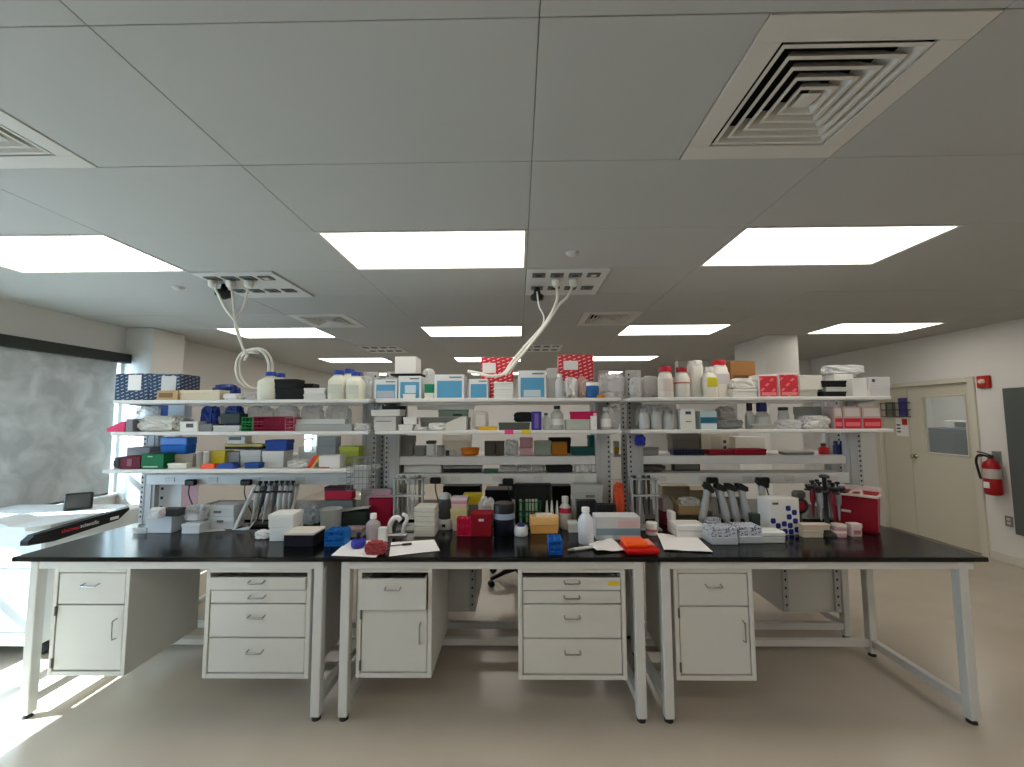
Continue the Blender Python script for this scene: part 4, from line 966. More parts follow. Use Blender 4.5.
# second shelf
for k, (a, c, yt, lb) in enumerate(((640, 651, 409, 'clear bottle nearest the tall upright'), (651.5, 663, 407.5, 'second clear bottle from the tall upright'), (663.5, 676, 410, 'clear bottle beside the white labelled carton'))):
    bottle('clear_bottle', lb, 'bottle', a, c, yt, 'S', (200, 204, 202), (150, 152, 150), Y=2.81, alpha=.6, neck=.6, fill=.5, group='clear bottles on the doorward second shelf')
bag('plastic_bag', 'clear bag behind the three clear bottles', 'bag', 637, 672, 403.5, 'S', BAG, .09, Y=2.95, seed=88)
carton('carton', 'white carton with a small blue emblem', 'box', 681, 695, 408.5, 'S', (222, 222, 214), .09, Y=2.80, lid='flap', labs=[(.3, .7, .72, .86, (58, 74, 120), 'emblem'), (.3, .7, .35, .4, (120, 120, 120), 'print')])
carton('carton', 'teal and white carton on the doorward second shelf', 'box', 700, 716.5, 411, 'S', (180, 200, 206), .09, Y=2.81, lid='flap', labs=[(0, 1, .34, .66, (22, 96, 122), 'teal_band'), (.05, .98, 0, .28, (214, 224, 226))])
o = MB().lathe([(.052, -.012), (.055, -.008), (.055, .008), (.052, .012), (.022, .012), (.02, 0), (.022, -.012)], 24, cap=False).build('tape_roll', M((24, 66, 82), .4), None, (at(697, 420, Y=2.86).x, 2.925, ZS+.056), rot=(PI/2, 0, 0)); tag(o, 'dark teal tape roll standing behind the emblem carton', 'tape')
bag('cloth_pouch', 'dark grey pouch beside the teal and white carton', 'pouch', 717, 745, 418.5, 'S', M((120, 122, 120), .6), .11, Y=2.81, seed=90, rough=.25)
bag('plastic_bag', 'white bag behind the dark grey pouch', 'bag', 719, 736, 405, 'S', M((206, 204, 200), .4, alpha=.8), .08, Y=2.95, seed=91)
bottle('spray_bottle', 'clear bottle with tall black top beside the pouch', 'bottle', 747, 756, 403, 'S', (196, 200, 198), (28, 28, 30), Y=2.85, alpha=.7, neck=.5, capf=.3)
bottle('reagent_bottle', 'bottle with dark navy cap on the doorward second shelf', 'bottle', 758, 773, 402.5, 'S', (200, 204, 202), (34, 38, 92), Y=2.86, alpha=.7, neck=.55, capf=.34, lab=(.15, .45, (224, 224, 222)))
bottle('reagent_bottle', 'small clear bottle with black cap beyond the navy capped bottle', 'bottle', 781, 791, 407, 'S', (200, 204, 202), (40, 40, 44), Y=2.87, alpha=.7, neck=.8, capf=.16)
carton('low_box', 'low grey box before the navy capped bottle', 'box', 754, 776, 424, 'S', (170, 168, 156), .05, Y=2.795, lid='lid')
bag('plastic_bag', 'crumpled clear bag beside the small black capped bottle', 'bag', 777, 803, 419, 'S', BAG, .06, Y=2.80, seed=93)
bag('plastic_bag', 'flattened white bag in front of the red edged cartons', 'bag', 804, 832, 415, 'S', M((222, 220, 218), .4, alpha=.9), .1, Y=2.80, seed=94, rough=.4)
carton('box', 'grey translucent box behind the flattened white bag', 'box', 800, 830, 406.5, 'S', 0, .08, Y=2.95, mat=M((176, 180, 176), .4, alpha=.8), lid='lid')
G = 'red and grey cartons on the doorward second shelf'
for a, c, lb in ((834, 841.5, 'narrow red and grey carton beside the flattened bag'), (842.5, 860.5, 'red and grey carton between two of its kind'), (861.5, 880.5, 'red and grey carton at the door end of the second shelf')):
    carton('carton', lb, 'box', a, c, 406.5, 'S', (190, 166, 160), .12, Y=2.80, lid='flap', group=G, labs=[(.03, .97, .02, .47, M((196, 30, 52), .5), 'red_panel'), (.12, .9, .12, .3, (222, 110, 120), 'print'), (.1, .9, .56, .92, (206, 196, 190))])
# narrow middle shelf
bag('blue_rag', 'crumpled bright blue rag by the tall upright', 'rag', 636, 646, 434.5, 'M', M((50, 64, 178), .6), .05, Y=2.99, zb=at(640, 446, Y=3.0).z, seed=96, rough=.45)
carton('box', 'grey clear box below the blue rag', 'box', 637, 659, 447, 'M', 0, .1, mat=M((160, 160, 156), .4, alpha=.85), lid='lid')
carton('box', 'dark grey instrument case far behind the navy tray', 'case', 672, 699, 433.5, 'M', (112, 110, 100), .12, Y=3.33, zb=ZH2-.004, lid='lid')
carton('instrument', 'cream instrument with round dials behind the red tray', 'instrument', 701, 729, 433.5, 'M', (206, 198, 182), .12, Y=3.33, zb=ZH2-.004, lid='flap', labs=[(.35, .7, .2, .85, (190, 180, 164), 'panel'), (.78, .88, .5, .65, (50, 50, 50), 'dial'), (.78, .88, .2, .35, (50, 50, 50), 'dial')])
rack('tube_rack', 'navy tube rack lying on the narrow doorward shelf', 674, 704, 449.5, 'M', (30, 36, 74), .09, nx=10, ny=2)
carton('tray', 'red tray beside the navy rack', 'tray', 709, 733.5, 450, 'M', (150, 22, 44), .1, lid='lid')
carton('tray', 'longer red tray on the narrow doorward shelf', 'tray', 734, 767, 449, 'M', (160, 20, 44), .1, lid='lid')
carton('papers', 'flat papers and card on the narrow doorward shelf', 'papers', 786, 815, 451.5, 'M', (140, 136, 132), .1, lid='lid', lidcol=(196, 192, 186))
bottle('small_bottle', 'small red bottle on the narrow doorward shelf', 'bottle', 822, 831, 443.5, 'M', (206, 40, 40), (60, 40, 40), neck=.4, capf=.25)
for k, (a, c, lb) in enumerate(((835, 840.5, 'blue capped vial bottle beside the red bottle'), (841, 846, 'second blue vial bottle next to the end upright'))):
    bottle('small_bottle', lb, 'bottle', a, c, 441, 'M', (52, 66, 120), (40, 52, 110), Y=3.13, neck=.6, capf=.2)
bag('cloth_pouch', 'dark brown bag on the channel beside the tall upright', 'bag', 636, 666, 463.5, 'C', M((84, 80, 76), .7), .1, seed=98, rough=.35)
carton('display', 'flat black framed display on the doorward channel', 'display', 673, 700, 463, 'C', (40, 40, 40), .04, Y=3.2, zb=ZC-.004, labs=[(.05, .95, .15, .95, (132, 134, 126), 'screen')])
# ================= bench top, windows end
carton('petri_dish', 'clear flat dish at the window end of the bench', 'dish', 132, 146, 528, 'D', 0, .09, yb=534, mat=CLEARG, lid='lid')
zt = carton('foam_box', 'white foam box at the window end of the bench', 'box', 145, 172, 516, 'D', (206, 210, 212), .12, yb=533.5, lid='lid', top=.3)
carton('small_box', 'dark grey box lying on the white foam box', 'box', 160, 178, 509, 'D', (74, 78, 82), .07, Y=2.80, zb=zt, lid='lid')
bag('foam_piece', 'lump of white foam on the foam box', 'foam', 147, 160, 508, 'D', M((222, 224, 224), .8), .06, Y=2.72, zb=zt, seed=101, rough=.3)
zt = carton('tray_box', 'grey box beneath the gloves', 'box', 176, 207, 518, 'D', (176, 180, 182), .12, yb=528, lid='lid')
bag('glove_pile', 'crumpled white gloves heaped on the grey box', 'gloves', 181, 203, 506, 'D', M((224, 226, 230), .5), .11, Y=2.86, zb=zt, seed=104, rough=.55, freq=3.4)
carton('small_box', 'small white lidded box in front of the grey box', 'box', 181, 200, 524, 'D', (212, 216, 216), .1, yb=534, lid='lid')
paper('open white paper lying before the stacked boxes', [(198, 533), (226, 531), (221, 527), (203, 528.5)], seed=4)
zt = carton('foam_box', 'lower of two white cartons with black print', 'box', 208, 234, 517, 'D', (212, 216, 218), .12, yb=529.5, lid='lid', labs=[(.35, .6, .55, .75, (110, 114, 120), 'print')])
carton('foam_box', 'upper of two white cartons with black print', 'box', 209, 234, 505, 'D', (216, 220, 222), .12, Y=at(220, 529.5, Z=BZ).y+.002, zb=zt, lid='lid', labs=[(.2, .5, .3, .5, (110, 114, 120), 'print')])
# notices fixed to the back of the shelving
p = at(172, 508, Y=3.14); q = at(182, 486, Y=3.14)
r = thing('notice_sheet', 'white notice sheets with red headed page behind the gloves', 'notice', (p.x, 3.135, BZ))
MB().box(-.1, .07, 0, .002, .06, .30, 0).build('sheet', PAPER, r)
MB().box(.075, .2, 0, .002, .08, .30, 0).build('sheet', M((206, 160, 160), .7), r)
m = MB()
for k in range(3): m.box(-.09, -.07, -.001, 0, .1+.07*k, .12+.07*k, 0)
m.build('print', M((60, 60, 66), .6), r)
# ---- pipettes
def pipette(loc_, tilt, col, head, label, group, L=.26, big=0):
    r = thing('pipette', label, 'pipette', loc_, 0, group); r.rotation_euler = tilt
    MB().lathe([(.0035, -L*.42), (.006, -L*.3), (.009, -L*.05), (.0145, .0), (.017, L*.12), (.0155, L*.3), (.018, L*.42), (.014, L*.46)], 14).build('handle', M(col, .4), r)
    MB().lathe([(.006, L*.46), (.006, L*.52), (.0135, L*.52), (.0145, L*.56), (.011, L*.58)], 14).build('plunger', M(head, .4), r)
    if big: MB().box(-.02, .02, -.032, .022, L*.33, L*.47, .009, shear=(0, -.012)).build('head', M(head, .4), r)
    MB().box(-.012, .012, -.045, .0, L*.3, L*.345, .004).build('finger_hook', M(head, .4), r)
    return r
x, w, Y, z, h = place(236, 287, 487, 'D', yb=531)
r = thing('pipette_stand', 'dark stand with pale slanted end frame holding pipettes', 'stand', (x, Y, BZ))
a = w/2
m = MB(); m.tube([(-a+.09, .02, .012), (-a, .0, .008), (-a+.05, .14, h-.01)], .014).tube([(-a+.09, .02, .012), (-a+.12, .12, .1), (-a+.1, .15, .2)], .007)
m.build('end_frame', M((228, 230, 230), .4), r)
MB().tube([(a-.02, .06, .006), (a, .15, h-.02)], .012).build('end_frame', M((228, 230, 230), .4), r)
MB().box(-a+.04, a+.005, .13, .16, h-.022, h, .005).build('top_bar', M((150, 152, 150), .4), r)
MB().box(-a+.03, a-.045, .1, .2, 0, .02, .005).build('base', M((40, 44, 44), .5), r)
G = 'pipettes on the dark stand'
cols = [(180, 184, 186), (60, 62, 64), (180, 182, 184), (84, 86, 86), (188, 190, 190), (190, 192, 190), (150, 152, 152)]
for k in range(7):
    pipette((x-a+.088+k*.041, Y+.095-.012*(k < 3), BZ+h*.52), (-.12, .12 if k < 3 else .05, 0), cols[k], (34, 36, 38), 'pipette in the dark stand, %s from the pale slanted frame' % ['first', 'second', 'third', 'fourth', 'fifth', 'sixth', 'last'][k], G, .3)
bag('tissue', 'crumpled white tissue on the bare bench before the pipette stand', 'tissue', 254, 267, 531, 'D', PAPER, .07, yb=540, seed=105, rough=.5)
zt = carton('foam_box', 'lower white box of the stack beside the black topped box', 'box', 269, 292, 528, 'D', (222, 224, 222), .14, yb=541.5, lid='lid')
carton('foam_box', 'upper white box of the stack, lid askew', 'box', 268.5, 293, 514.5, 'D', (228, 228, 224), .15, Y=at(280, 541.5, Z=BZ).y, zb=zt, lid='lid', rz=.08)
carton('paper_box', 'black box topped with white papers at the bench front', 'box', 283, 314, 533, 'D', (24, 24, 32), .16, yb=547, lid='lid', lidcol=(214, 208, 196), top=.18)
bag('plastic_bag', 'clear bag slumped behind the black paper topped box', 'bag', 296, 317, 505, 'D', M((196, 202, 204), .35, alpha=.75), .12, yb=526, seed=107)
x, w, Y, z, h = place(315, 337, 511, 'D', yb=535)
r = thing('plastic_beaker', 'frosted plastic beaker beside the black topped box', 'beaker', (x, Y+w/2, BZ))
MB().lathe([(w*.40, 0), (w*.42, .004), (w*.48, h), (w*.5, h+.002), (w*.45, h), (w*.38, .008), (.002, .008)], 24, cap=False).build('cup', FROST, r)
MB().lathe([(w*.36, .01), (w*.39, h*.55), (.001, h*.56)], 20).build('contents', M((196, 202, 198), .5), r)
rack('tube_rack', 'bright blue rack beside the white papers', 325, 344, 531, 'D', (24, 108, 186), .1, yb=546.5, nx=4, ny=3)
carton('bin', 'red tray bin with dark rim behind the beaker', 'bin', 324, 352, 487, 'D', (178, 38, 62), .085, Y=2.955, zb=at(338, 500, Y=2.955).z, lid='lid', lidcol=(60, 28, 36), top=.3)
carton('grey_box', 'grey box supporting the red tray bin', 'box', 322, 353, 500.2, 'D', (120, 124, 122), .055, Y=2.99, lid='lid')
zt = carton('grey_box', 'dark green grey box beneath the slanted papers', 'box', 341, 366, 512, 'D', (50, 60, 54), .09, Y=2.89, lid='lid')
o = MB().sheet(.2, .09, .003, seed=6).build('paper_stack', M((206, 206, 200), .6), None, (at(354, 505, Y=2.9).x, 2.93, zt+.012), rot=(0, -.1, .1)); tag(o, 'slanted grey papers resting on the dark green box', 'papers')
carton('small_box', 'small grey box with pinkish lid in front of the dark green box', 'box', 343, 362, 529, 'D', (172, 168, 164), .09, yb=538, lid='lid', lidcol=(150, 128, 126))
def sharps(x0, x1, yt, yb, d, label, col, lidc, clear, W=None, rz=0.):
    x, w, Y, z, h = place(x0, x1, yt, 'D', yb=yb)
    if W: x += w/2-W/2*math.cos(rz); Y -= W/2*math.sin(rz); w = W
    r = thing('sharps_bin', label, 'sharps bin', (x, Y, BZ), rz); a = w/2
    MB().box(-a+.006, a-.006, .006, d-.006, 0, h*.8, .012, taper=.9).build('body', M(col, .35), r)
    if clear:
        MB().box(-a, a, 0, d, h*.8, h*.84, .005).box(-a*.8, a*.8, d*.15, d*.85, h*.82, h, .02).build('lid', M(lidc, .3, alpha=.85), r)
    else:
        m = MB().box(-a, a, 0, .012, h*.8, h*.86, .003).box(-a, a, d-.012, d, h*.9, h, .003).box(-a, -a+.012, 0, d, h*.8, h*.86, .003).box(a-.012, a, 0, d, h*.8, h*.86, .003)
        m.box(-a, a, d-.014, d, h*.78, h*.95, .003); m.build('rim', M(lidc, .4), r)
        MB().add([(-a+.01, .012, h*.8), (a-.01, .012, h*.8), (a-.01, d-.014, h*.9), (-a+.01, d-.014, h*.9), (-a+.01, .012, h*.78), (a-.01, .012, h*.78), (a-.01, d-.014, h*.88), (-a+.01, d-.014, h*.88)], [[0, 1, 2, 3], [4, 7, 6, 5], [0, 4, 5, 1], [1, 5, 6, 2], [2, 6, 7, 3], [3, 7, 4, 0]]).build('flap', M((150, 24, 36), .35), r)
        MB().tube(spline([(-a*.2, .02, h*.83), (-a*.05, .04, h*.9), (a*.25, .05, h*.91), (a*.3, .03, h*.83)]), .009).build('handle', M(lidc, .4), r)
        MB().box(-a*.55, -a*.15, .0, .008, h*.42, h*.47, .003).build('clip', M((206, 196, 190), .4), r)
    return r
sharps(367, 394, 490, 527.5, .085, 'crimson sharps bin with clear lid beside the perforated uprights', (150, 12, 48), (206, 170, 176), True)
# front papers and odds
paper('white paper at the front of the bench beneath the blue dish', [(331, 556), (376, 558), (388, 541), (349, 541)], seed=2)
paper('white data sheet beneath the black pen', [(389, 557), (440, 551), (434, 540), (391, 543)], seed=3)
p = at(357, 549, Z=BZ)
r = thing('blue_dish', 'royal blue round dish with dark knob on the white paper', 'dish', (p.x, p.y+.02, BZ+.006))
MB().lathe([(.035, 0), (.042, .01), (.044, .03), (.036, .045), (.014, .05)], 20).build('dish', M((44, 46, 150), .35), r)
MB().lathe([(.012, .05), (.012, .07), (.016, .074), (.014, .085)], 14).build('knob', M((30, 30, 40), .4), r)
bottle('squeeze_bottle', 'clear squat bottle with white cap beside the blue dish', 'bottle', 364, 378, 515, 'D', (196, 188, 190), (230, 226, 224), yb=541, alpha=.6, neck=.35, capf=.2)
bag('wrapper_pile', 'red and white foil wrappers beside the blue dish', 'wrappers', 364, 384, 543, 'D', M((156, 60, 66), .35, var=.6, vscale=60), .08, yb=556, seed=111, rough=.6, freq=3.5)
carton('marker_box', 'small upright white card box before the sharps bin', 'box', 378, 386, 528, 'D', (216, 216, 212), .04, yb=542, lid='flap')
p = at(399, 547, Z=BZ)
r = thing('pen', 'black pen lying on the white data sheet', 'pen', (p.x, p.y, BZ+.012)); r.rotation_euler = (0, 0, .35)
MB().tube([(-.07, 0, 0), (.02, 0, 0)], .0035).build('barrel', M((60, 60, 62), .4), r); MB().tube([(.02, 0, 0), (.075, 0, .0)], [.007, .006]).build('cap', BLACKP, r)
x, w, Y, z, h = place(386, 407, 513, 'D', yb=537)
r = thing('arched_tool', 'arched white tool with dark grey inner grip behind the data sheet', 'tool', (x, Y+.03, BZ))
ps = spline([(-.05, 0, .018), (-.052, 0, .07), (-.03, 0, .11), (.0, 0, .118), (.02, 0, .098)]); MB().tube(ps, .017).build('arch', WHITE, r)
ps = spline([(-.028, .01, .018), (-.026, .01, .05), (-.005, .01, .085), (.012, .01, .085)]); MB().tube(ps, .014).build('grip', M((60, 64, 60), .5), r)
ps = spline([(.03, .0, .14), (.055, 0, .13), (.06, 0, .1), (.045, 0, .07), (.035, 0, .018)]); MB().tube(ps, .013).build('spout', WHITE, r)
MB().box(-.07, .06, -.02, .03, 0, .012, .004).build('foot', WHITE, r)
# clear acrylic stand with glassware
def acrylic_stand(x0, x1, yt, yb, label, gl, Y=None):
    x, w, Y, z, h = place(x0, x1, yt, 'D', yb=yb, Y=Y); a = w/2
    r = thing('acrylic_stand', label, 'stand', (x, Y, BZ))
    MB().box(-a, a, 0, .16, 0, .012, .003).build('base', M((180, 182, 178), .3, alpha=.85), r)
    for q in (-1, 1): MB().box(q*a*.98, q*a*.86, .07, .11, .012, h*.95, .002).build('post', M((206, 210, 208), .2, alpha=.6), r)
    for t in (.62, .93): MB().box(-a, a, .03, .15, h*t, h*t+.008, .002).build('deck', M((206, 210, 208), .2, alpha=.65), r)
    for k in range(5):
        MB().lathe([(.004, h*.25), (.009, h*.4), (.011, h*.9), (.015, h*.97), (.012, h*1.0)], 12).build('tube', M(gl[k % len(gl)], .3, alpha=.85), r, (-a*.72+k*a*.36, .09, 0))
    return r
acrylic_stand(390, 421, 477, 531, 'clear acrylic stand of pale tubes beside the sharps bin', [(196, 198, 194), (120, 118, 100), (206, 208, 206)], Y=2.86)
# milky container
x, w, Y, z, h = place(414, 435, 507, 'D', yb=537)
r = thing('milky_container', 'stack of frosted square plastic dishes behind the data sheet', 'dishes', (x, Y, BZ))
for k in range(6):
    MB().box(-w/2+.002*(k % 2), w/2-.002*(k % 2), 0, w, h*k/6+.0005, h*(k+1)/6-.0005, .004).build('dish', M((206, 204, 192), .5, alpha=.93), r)
x, w, Y, z, h = place(436, 452, 494, 'D', yb=530)
r = thing('mini_centrifuge', 'small dark centrifuge on a white base behind the frosted dishes', 'centrifuge', (x, Y+w/2, BZ))
MB().rbox(w*1.05, w*1.05, [(.95, 0), (1, .006), (.98, h*.2), (.8, h*.3)], r=.4).build('base', M((204, 204, 200), .4), r)
MB().lathe([(w*.46, h*.28), (w*.5, h*.4), (w*.49, h*.72), (w*.42, h*.84)], 24).build('bowl', M((66, 68, 66), .35), r)
MB().lathe([(w*.42, h*.84), (w*.36, h*.94), (w*.15, h)], 24).build('lid', M((180, 184, 182), .3, alpha=.9), r)
MB().box(-.012, .012, -w*.56, -w*.5, h*.08, h*.16, .003).build('button', BLACKP, r)
Yk = at(459, 531, Z=BZ).y
zt = carton('stack_box', 'lowest white box of the pastel stack', 'box', 452, 467, 520, 'D', (216, 212, 190), .09, yb=531, lid='lid')
zt = carton('stack_box', 'pale yellow box of the pastel stack', 'box', 450, 467, 509, 'D', (216, 214, 156), .1, Y=Yk-.003, zb=zt, lid='lid')
zt = carton('stack_box', 'cream box of the pastel stack under the pink lid', 'box', 451, 467, 504.5, 'D', (222, 210, 196), .1, Y=Yk, zb=zt, lid='lid')
carton('stack_box', 'pink box on top of the pastel stack', 'box', 450.5, 467, 498, 'D', (212, 150, 172), .1, Y=Yk, zb=zt, lid='lid', lidcol=(214, 196, 204), top=.5)
Yr = at(481, 536, Z=BZ).y
rack('tube_rack', 'hot pink tube rack in front of the pastel stack', 457, 471, 518.5, 'D', (206, 24, 76), .07, yb=536, nx=3, ny=2)
carton('bin', 'dark red box with a small white label', 'box', 470.5, 492, 514, 'D', (134, 16, 30), .13, yb=537, lid='lid', labs=[(.38, .62, .68, .78, (220, 206, 200))], top=.3)
carton('yellow_box', 'yellow box behind the pink topped stack', 'box', 463, 482, 494, 'D', (210, 190, 40), .08, Y=2.99, zb=at(472, 505, Y=2.99).z, lid='lid')
carton('grey_box', 'grey box supporting the yellow box', 'box', 464, 484, 505, 'D', (130, 128, 122), .1, Y=2.985, lid='lid')
bag('plastic_bag', 'clear bag behind the dark red box', 'bag', 478, 494, 497, 'D', BAG, .08, Y=2.87, seed=115)
# middle bench to door
bottle('jar', 'squat dark navy jar with black lid and pale band', 'jar', 493, 514.5, 505, 'D', (22, 24, 40), (22, 22, 24), yb=537, kind='jar', capf=.28, lab=(.52, .7, (150, 164, 186)))
x, w, Y, z, h = place(514, 528, 525, 'D', yb=537)
r = thing('round_dish', 'small white round dish with blue top beside the navy jar', 'dish', (x, Y+w/2, BZ))
MB().lathe([(w*.46, 0), (w*.5, .006), (w*.5, h*.6), (w*.44, h*.78)], 24).build('base', M((216, 218, 222), .4), r)
MB().lathe([(w*.28, h*.76), (w*.27, h*.95), (w*.2, h)], 20).build('cap', M((38, 42, 100), .4), r)
x, w, Y, z, h = place(530, 558.5, 517, 'D', yb=534)
r = thing('tip_box', 'orange pipette tip box with white top', 'tip box', (x, Y, BZ))
MB().box(-w/2, w/2, 0, .09, 0, h*.5, .004, taper=.94).build('base', M((232, 172, 96), .4, alpha=.97), r)
MB().box(-w/2-.002, w/2+.002, -.002, .092, h*.5, h, .006).build('lid', M((238, 190, 122), .3), r)
MB().box(-w*.3, w*.3, .015, .075, h, h+.014, .004).build('tip_tray', M((226, 216, 202), .5), r)
rack('tube_rack', 'narrow blue rack at the front edge of the middle bench', 549, 562, 541, 'D', (20, 100, 190), .13, yb=555, nx=2, ny=5)
bottle('squeeze_bottle', 'grey white bottle with red label behind the white box', 'bottle', 559.5, 572, 497.5, 'D', (200, 200, 196), (214, 214, 210), yb=530, neck=.45, capf=.18, lab=(.5, .66, (186, 50, 70)))
carton('small_box', 'low white dish box beside the red labelled bottle', 'box', 568, 580.5, 522.5, 'D', (206, 206, 200), .08, yb=533, lid='lid')
bottle('wash_bottle', 'white bottle with black print and no label band', 'bottle', 579, 594.5, 509, 'D', (212, 216, 222), (224, 226, 228), yb=545.5, neck=.42, capf=.13)
carton('glove_box', 'white, teal and pink glove box on the middle bench', 'glove box', 596, 640, 517, 'D', (206, 210, 212), .13, yb=540, lid='flap', labs=[(0, 1, .2, .5, (132, 158, 170), 'teal_band'), (.5, 1, .55, .85, (222, 190, 188), 'pink_band')])
for k, (a, c, yt, yb, lb) in enumerate(((577, 596, 501, 514, 'black open rack beside the grey case'), (597, 616, 505, 516, 'grey black rack behind the glove box'))):
    rack('tube_rack', lb, a, c, yt, 'D', (48, 50, 52), .07, Y=2.85, nx=6, ny=2)
r_ = None
paper('folded white tissue papers beside the white bottle', [(597, 553), (624, 552), (611, 539), (588, 546)], seed=9, amp=.02)
p0 = at(568, 552, Z=BZ); p1 = at(592, 549, Z=BZ)
r = thing('marker_pen', 'grey white marker lying at the front of the middle bench', 'pen', (p0.x, p0.y, BZ+.011))
d = p1-p0
MB().tube([(0, 0, 0), (d.x*.25, d.y*.25, 0)], [.006, .0105]).build('tip', M((150, 152, 152), .4), r); MB().tube([(d.x*.25, d.y*.25, 0), (d.x, d.y, 0)], .0105).build('barrel', M((206, 206, 202), .4), r)
# hood and grey case behind
x, w, Y, z, h = place(515, 551, 484, 'D', yb=528, Y=2.975)
r = thing('open_cabinet', 'small black open cabinet holding a green tip rack', 'cabinet', (x, Y, BZ)); a = w/2
MB().box(-a, -a+.012, 0, .06, 0, h, .002).box(a-.012, a, 0, .06, 0, h, .002).box(-a, a, 0, .06, h-.012, h, .002).box(-a, a, .05, .06, 0, h, .002).box(-a, a, 0, .06, 0, .012, .002).build('shell', M((30, 32, 32), .5), r)
rack('tip_rack', 'green tip rack with pale tips in front of the black cabinet', 519, 541, 502, 'D', (24, 92, 56), .06, Y=2.905, nx=7, ny=2, tubes=(206, 210, 206))
carton('grey_case', 'plain pale grey case at the back of the middle bench', 'case', 573, 603, 484.5, 'D', (176, 176, 172), .09, Y=2.945, lid='lid', labs=[(.42, .72, .7, .76, (110, 110, 106), 'print')], top=.2)
for k, (a, c, lb) in enumerate(((545, 549, 'first small white cone beside the black cabinet'), (550, 554, 'second small white cone beside the black cabinet'), (555.5, 559, 'third small white cone next to the red labelled bottle'))):
    x, w, Y, z, h = place(a, c, 501, 'D', Y=2.90)
    o = MB().lathe([(w*.5, 0), (w*.5, .1), (w*.15, h)], 12).build('white_cone', M((210, 210, 206), .4), None, (x, Y+.02, BZ)); tag(o, lb, 'cone', 'white cones')
# orange bag hanging between the uprights
o = MB().blob(.075, .06, .32, 121, .3, 16, 0, 3.2, .5).build('orange_bag', M((214, 84, 50), .5, var=.35, vscale=40), None, (at(620, 490, Y=2.93).x, 2.97, BZ+.005)); tag(o, 'tall orange bag standing between the perforated uprights', 'bag')
carton('label_tube', 'narrow box with yellow hazard label above the orange bag', 'box', 614, 619, 441, 'M', (206, 206, 202), .05, Y=3.3, zb=ZH2-.004, lid='flap', labs=[(.0, 1, .05, .5, (214, 178, 40), 'hazard_label')])
# ================= bench toward the door
x, w, Y, z, h = place(625, 661, 534, 'D', yb=556)
r = thing('ice_tray', 'orange and red plastic tray at the front of the bench', 'tray', (x, Y, BZ))
MB().box(-w/2, w/2, 0, .17, 0, .035, .012, taper=.9).build('base', M((196, 20, 14), .35), r)
MB().box(-w/2+.01, w*.2, .03, .165, .035, .062, .014).build('tray', M((246, 92, 20), .35), r)
MB().box(w*.22, w/2-.02, .06, .16, .035, .05, .008).build('insert', M((226, 150, 130), .5), r)
paper('large white paper beside the orange tray', [(664, 551), (713, 553), (697, 538), (657, 534.5)], seed=11, amp=.012)
acrylic_stand(634, 661, 477, 530, 'clear acrylic stand with dark tubes behind the glove box', [(60, 60, 58), (200, 202, 198), (90, 92, 90)], Y=2.87)
x, w, Y, z, h = place(648, 659, 525, 'D', yb=536)
bottle('round_jar', 'small round white jar with pink band beside the large paper', 'jar', 647.5, 659, 523.5, 'D', (222, 206, 200), (216, 212, 206), yb=536, kind='jar', capf=.3, lab=(.28, .5, (190, 120, 126)))
x, w, Y, z, h = place(662.5, 673, 498, 'D', yb=525)
r = thing('crimson_binder', 'slanted crimson and white box leaning behind the brown carton', 'box', (x, Y, BZ), .12)
MB().box(-w/2, w/2, 0, .11, 0, h*.5, .004).build('base', M((118, 16, 40), .4), r); MB().box(-w/2, w/2, 0, .11, h*.5, h, .004).build('top', M((190, 176, 176), .4), r)
# open carton with contents
x, w, Y, z, h = place(677, 702, 505, 'D', yb=527)
r = thing('open_carton', 'open brown carton of clear wrappers', 'box', (x, Y, BZ+.0)); a = w/2; d = .1; KR = M((150, 126, 88), .7)
z0 = .055
MB().box(-a, a, 0, .003, z0, z0+h*.42, 0).box(-a, a, d-.003, d, z0, h, 0).box(-a, -a+.003, 0, d, z0, h*.85, 0).box(a-.003, a, 0, d, z0, h*.7, 0).box(-a, a, 0, d, z0, z0+.003, 0).build('body', KR, r)
MB().prism([(-a-.05, h*1.25), (-a-.045, h*1.25), (-a+.003, h*.8), (-a-.003, h*.8)], 0, d).build('flap', KR, r)
MB().blob(w*.8, d*.8, h*.75, 131, .5).build('wrappers', M((200, 200, 196), .35, alpha=.85), r, (0, d/2, z0+.004))
zf = carton('foam_rack', 'white foam rack beneath the open brown carton', 'rack', 677, 706, 525, 'D', (220, 218, 214), .14, yb=539, lid='tip')
r.location.z = zf-z0+.001; r.location.y = Y-.03
carton('foam_rack', 'tall white foam rack behind the open carton', 'rack', 670.5, 676, 512, 'D', (214, 212, 208), .08, yb=534, lid='tip')
